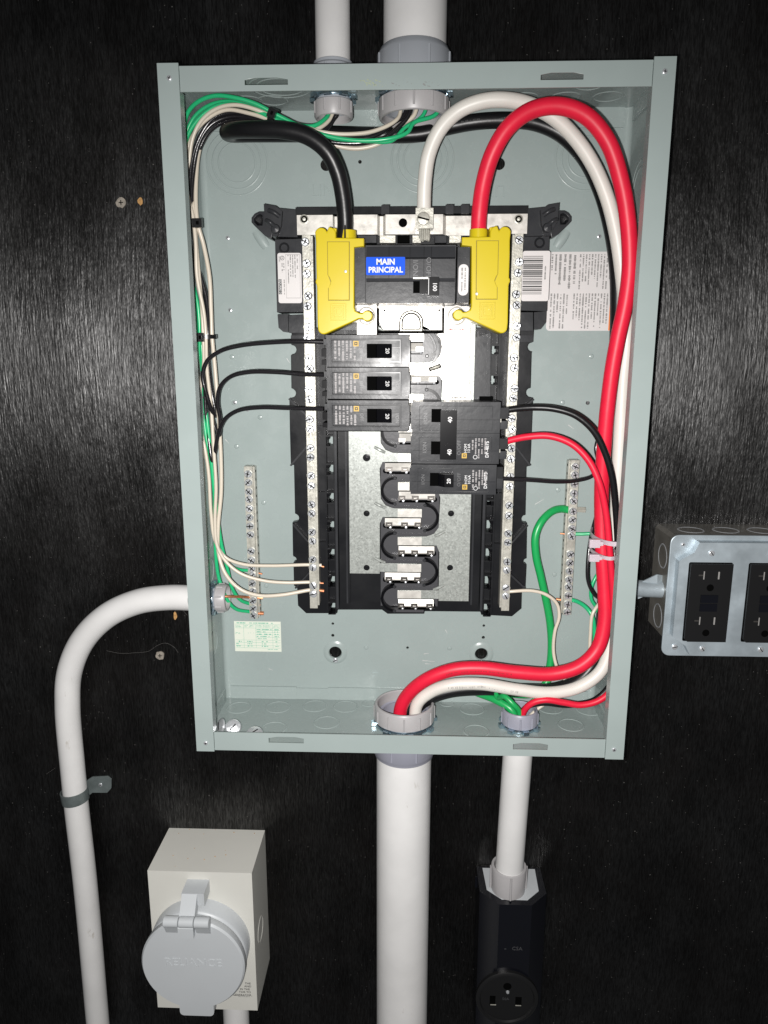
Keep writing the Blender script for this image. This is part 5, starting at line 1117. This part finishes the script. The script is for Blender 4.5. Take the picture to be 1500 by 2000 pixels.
# ================================================================== BLACK RANGE OUTLET
k = thing('range_outlet', 'black surface-mounted outlet with a round face under the slim conduit', 'power outlet')
zt_ = -17.68; hf = 2.1
outl = [(2.82, .01), (5.38, .01), (5.38, 1.45), (4.72, hf), (3.50, hf), (2.82, 1.45)]
m = M(); m.add([Vector((x, -h, zt_)) for x, h in outl]+[Vector((x, -h, -24.2)) for x, h in outl], [tuple(range(6)), tuple(range(6, 12))[::-1]]+[(i, 6+i, 6+(i+1) % 6, (i+1) % 6) for i in range(6)], 'outlet_black_plastic', .04)
m.build('housing', k)
ins = [(3.05, .12), (5.15, .12), (5.1, 1.35), (4.6, 1.85), (3.62, 1.85), (3.1, 1.35)]
m = M(); m.add([Vector((x, -h, zt_+.005)) for x, h in ins]+[Vector((x, -h, zt_+.02)) for x, h in ins], [tuple(range(6))[::-1], tuple(range(6, 12))]+[(i, (i+1) % 6, 6+(i+1) % 6, 6+i) for i in range(6)], 'pale_grey_plastic', .006)
m.build('top_plate', k)
m = M(); m.lathe([(.64, 0), (.68, 1.0), (.66, 1.04), (.57, 1.04), (.56, .1)], W(3.93, zt_+.02, 1.26), UPV, 'warm_grey_bushing', 40, ring=True); fitting_ribs(m, W(3.93, zt_+.02, 1.26), UPV, .68, .04, 1.0, 4, 'warm_grey_bushing', .045)
m.build('conduit_hub', k)
fx, fz = P(990, 1950, hf+.1)
m = M(); m.lathe([(1.20, 0), (1.20, .14), (1.12, .19), (1.06, .19), (1.02, .12), (0, .12)], W(fx, fz, hf-.02), mat='receptacle_black', seg=56); m.build('round_face', k)
m = M()
for a, b, w_, h_ in ((-.55, -.12, .11, .22), (.45, -.12, .12, .2)): m.box(fx+a-w_, fx+a+w_, fz+b-h_, fz+b+h_, hf+.1, hf+.104, 'slot_shadow_black')
m.lathe([(.16, 0), (.16, .003)], W(fx, fz+.55, hf+.1), mat='slot_shadow_black', seg=20)
for a in (-.52, .45): m.box(fx+a-.11, fx+a+.11, fz-.33, fz-.29, hf+.1, hf+.108, 'nickel_bar_metal')
m.lathe([(.07, 0), (.05, .05), (0, .06)], W(fx+.02, fz+.30, hf+.1), mat='zinc_screw_metal', seg=14)
m.build('contact_slot', k)
m = M(); x, z = P(1010, 1853, hf); m.text('CSA', x, z, hf+.006, .22, 0, 'moulded_letter_relief', .008); m.text('-', x-.45, z, hf+.006, .3, 0, 'moulded_letter_relief', .008); m.text('50A', fx-.05, fz-.02, hf+.112, .16, 0, 'moulded_letter_relief', .006)
m.build('moulded_mark', k)
m = M(); m.box(2.5+.25, 2.82, -18.4, -17.9, .3, .35, 'outlet_black_plastic'); m.build('side_tab', k)

# ================================================================== STEEL OUTLET BOX, right
b_ = thing('outlet_box', 'galvanised steel two-gang outlet box with black receptacles at the right edge', 'outlet box')
x0, x1, z0, z1 = 8.90, 13.45, -7.62, -3.36
m = M(); ch = .55
body = [(x0, z0+ch), (x0+ch, z0), (x1-ch, z0), (x1, z0+ch), (x1, z1-ch), (x1-ch, z1), (x0+.12, z1), (x0, z1-.12)]
m.prism(body, .01, 1.75, 'dull_box_steel', .03); m.build('box_body', b_)
m = M(); pl = rrect(x0-.08, x1+.05, z0-.05, z1+.03, .28, 5); m.plate(pl, [], 1.76, 1.84, 'galvanised_box_steel', .02)
rx0, rx1, rz0, rz1 = x0+.14, x1-.14, z0+.14, z1-.14; c_ = .62
pl = [(rx0+c_, rz0), (rx1-c_, rz0), (rx1, rz0+c_), (rx1, rz1-c_), (rx1-c_, rz1), (rx0+c_, rz1), (rx0+c_*.75, rz1-c_*.55), (rx0+c_*.35, rz1-c_*.8), (rx0, rz1-c_*1.05), (rx0, rz0+c_*1.05), (rx0+c_*.35, rz0+c_*.8), (rx0+c_*.75, rz0+c_*.5)]
HC = 2.18
def inset(pts, d):
    cx1, cz1 = sum(p[0] for p in pts)/len(pts), sum(p[1] for p in pts)/len(pts)
    return [(p[0]+d*(1 if p[0] < cx1 else -1), p[1]+d*(1 if p[1] < cz1 else -1)) for p in pts]
lo_ = pl; up_ = inset(pl, .22)
(ra, rb) = P(1346, 1098, HC), P(1416, 1253, HC); (rc, rd) = P(1464, 1100, HC), P(1535, 1253, HC)
op1 = rrect(ra[0], rb[0], rb[1], ra[1], .06); wid = rb[0]-ra[0]; op2 = rrect(rc[0]-.02, rc[0]-.02+wid, rb[1], ra[1], .06)
m.prism(pl, 1.7, HC, 'galvanised_box_steel', .16, 6)
for op in (op1, op2): m.prism(rrect(min(p[0] for p in op), max(p[0] for p in op), min(p[1] for p in op), max(p[1] for p in op), .06), HC-.05, HC+.003, 'slot_shadow_black')
m.build('raised_cover', b_)
for op, ox in ((op1, ra[0]), (op2, rc[0]-.02)):
    zt2, zb2 = ra[1], rb[1]; xa, xb = ox+.03, ox+wid-.03; xm = (xa+xb)/2
    m = M(); m.prism([(xa, zb2+.12), (xa+.1, zb2+.02), (xb, zb2+.02), (xb, zt2-.03), (xa, zt2-.03)], 1.5, HC+.12, 'receptacle_black', .03)
    rec = m.build('receptacle', b_)
    m = M()
    zc1, zc2 = zt2-.42, zb2+.78
    for zc in (zc1, zc2):
        m.box(xm-.26, xm-.225, zc-.14, zc+.14, HC+.12, HC+.124, 'slot_brass_grey'); m.box(xm-.42, xm-.26, zc-.025, zc+.025, HC+.12, HC+.1235, 'stab_shadow_metal')
        m.box(xm+.22, xm+.27, zc-.13, zc+.13, HC+.12, HC+.124, 'slot_brass_grey')
        m.lathe([(.12, 0), (.12, .004)], W(xm, zc-.43, HC+.12), mat='slot_shadow_black', seg=20)
    m.build('contact_slot', rec)
    m = M(); zm = (zt2+zb2)/2
    m.box(xm-.29, xm+.28, zm+.03, zm+.30, HC+.1, HC+.16, 'outlet_black_plastic', .01); m.box(xm-.29, xm+.28, zm-.28, zm-.01, HC+.1, HC+.15, 'outlet_black_plastic', .01)
    m.build('test_button', rec)
    for zz, mt in ((zt2+.32, 0), (zb2-.27, 0)): put_screw(MED, xm-.02, zz, HC, b_, rot=.9, name='device_screw')
for x, z in ((x0+.34, z1-.30), (x0+.36, z0+.28)): put_screw(SMALL if z > -5 else MED, x, z, 1.84, b_, name='cover_screw')
KS = None
def ring(o, d, r):
    m = M(); m.lathe([(r+.03, 0), (r+.015, .012), (r-.015, .012), (r-.03, 0)], o, d, 'zinc_screw_metal', 32, ring=True); m.build('knockout', b_)
for x in (x0+.9, x0+2.1, x0+3.3): ring(Vector((x, -.95, z1)), (0, 0, 1), .42)
for z in (z1-.95, z0+1.1): ring(Vector((x0, -.95, z)), (-1, 0, 0), .42)
# flat tie strap going into the side of the box
m = M(); c1 = P(1250, 1158, 1.0)
q = [(1240, 1133, .9), (1285, 1117, 1.3), (1310, 1120, 1.1), (1310, 1160, 1.1), (1285, 1156, 1.3), (1240, 1172, .9)]
for a, b, c_, d in (((1246, 1140, 1.2), (1284, 1122, 1.25), (1284, 1154, 1.25), (1246, 1170, 1.2)), ((1284, 1122, 1.25), (1308, 1126, .9), (1308, 1168, .9), (1284, 1154, 1.25))):
    P4 = [W(*P3(*v)) for v in (a, b, c_, d)]; n_ = Vector((0, .06, 0)); m.add(P4+[v+n_ for v in P4], [(0, 1, 2, 3), (7, 6, 5, 4), (0, 4, 5, 1), (1, 5, 6, 2), (2, 6, 7, 3), (3, 7, 4, 0)], 'galvanised_box_steel', .012)
x, z = P(1258, 1150, 1.22); m.box(x-.03, x+.03, z-.12, z+.12, 1.22, 1.225, 'nickel_bar_metal')
m.tube([(7.3, z, 1.1), (8.9, z-.05, 1.1)], .3, 'galvanised_box_steel', 20, 1)
m.build('offset_connector', label='short zinc connector between the grey box and the steel outlet box', cat='conduit fitting')

# ================================================================== finish: origins and metres
def recentre():
    objs = list(WLOC)
    users = {}
    for o in objs:
        if o.data: users[o.data] = users.get(o.data, 0)+1
    for o in objs:
        if o.data and users[o.data] == 1 and not any(o.rotation_euler):
            vs_ = [v.co for v in o.data.vertices]
            if not vs_: continue
            lo = Vector([min(v[i] for v in vs_) for i in range(3)]); hi_ = Vector([max(v[i] for v in vs_) for i in range(3)])
            c = (lo+hi_)/2
            if o.parent is None and not o.children: c.z = lo.z
            o.data.transform(Matrix.Translation(-c)); WLOC[o] = WLOC[o]+c
    for o in objs:
        if o.data is None:
            ch = [WLOC[c] for c in o.children if c in WLOC]
            if ch: WLOC[o] = Vector((sum(c.x for c in ch)/len(ch), 0, min(c.z for c in ch)))
    done = set()
    for o in objs:
        if o.data and o.data not in done: o.data.transform(Matrix.Scale(S, 4)); done.add(o.data)
        p = WLOC[o]-(WLOC[o.parent] if o.parent else Vector((0, 0, 0)))
        o.location = p*S
recentre()
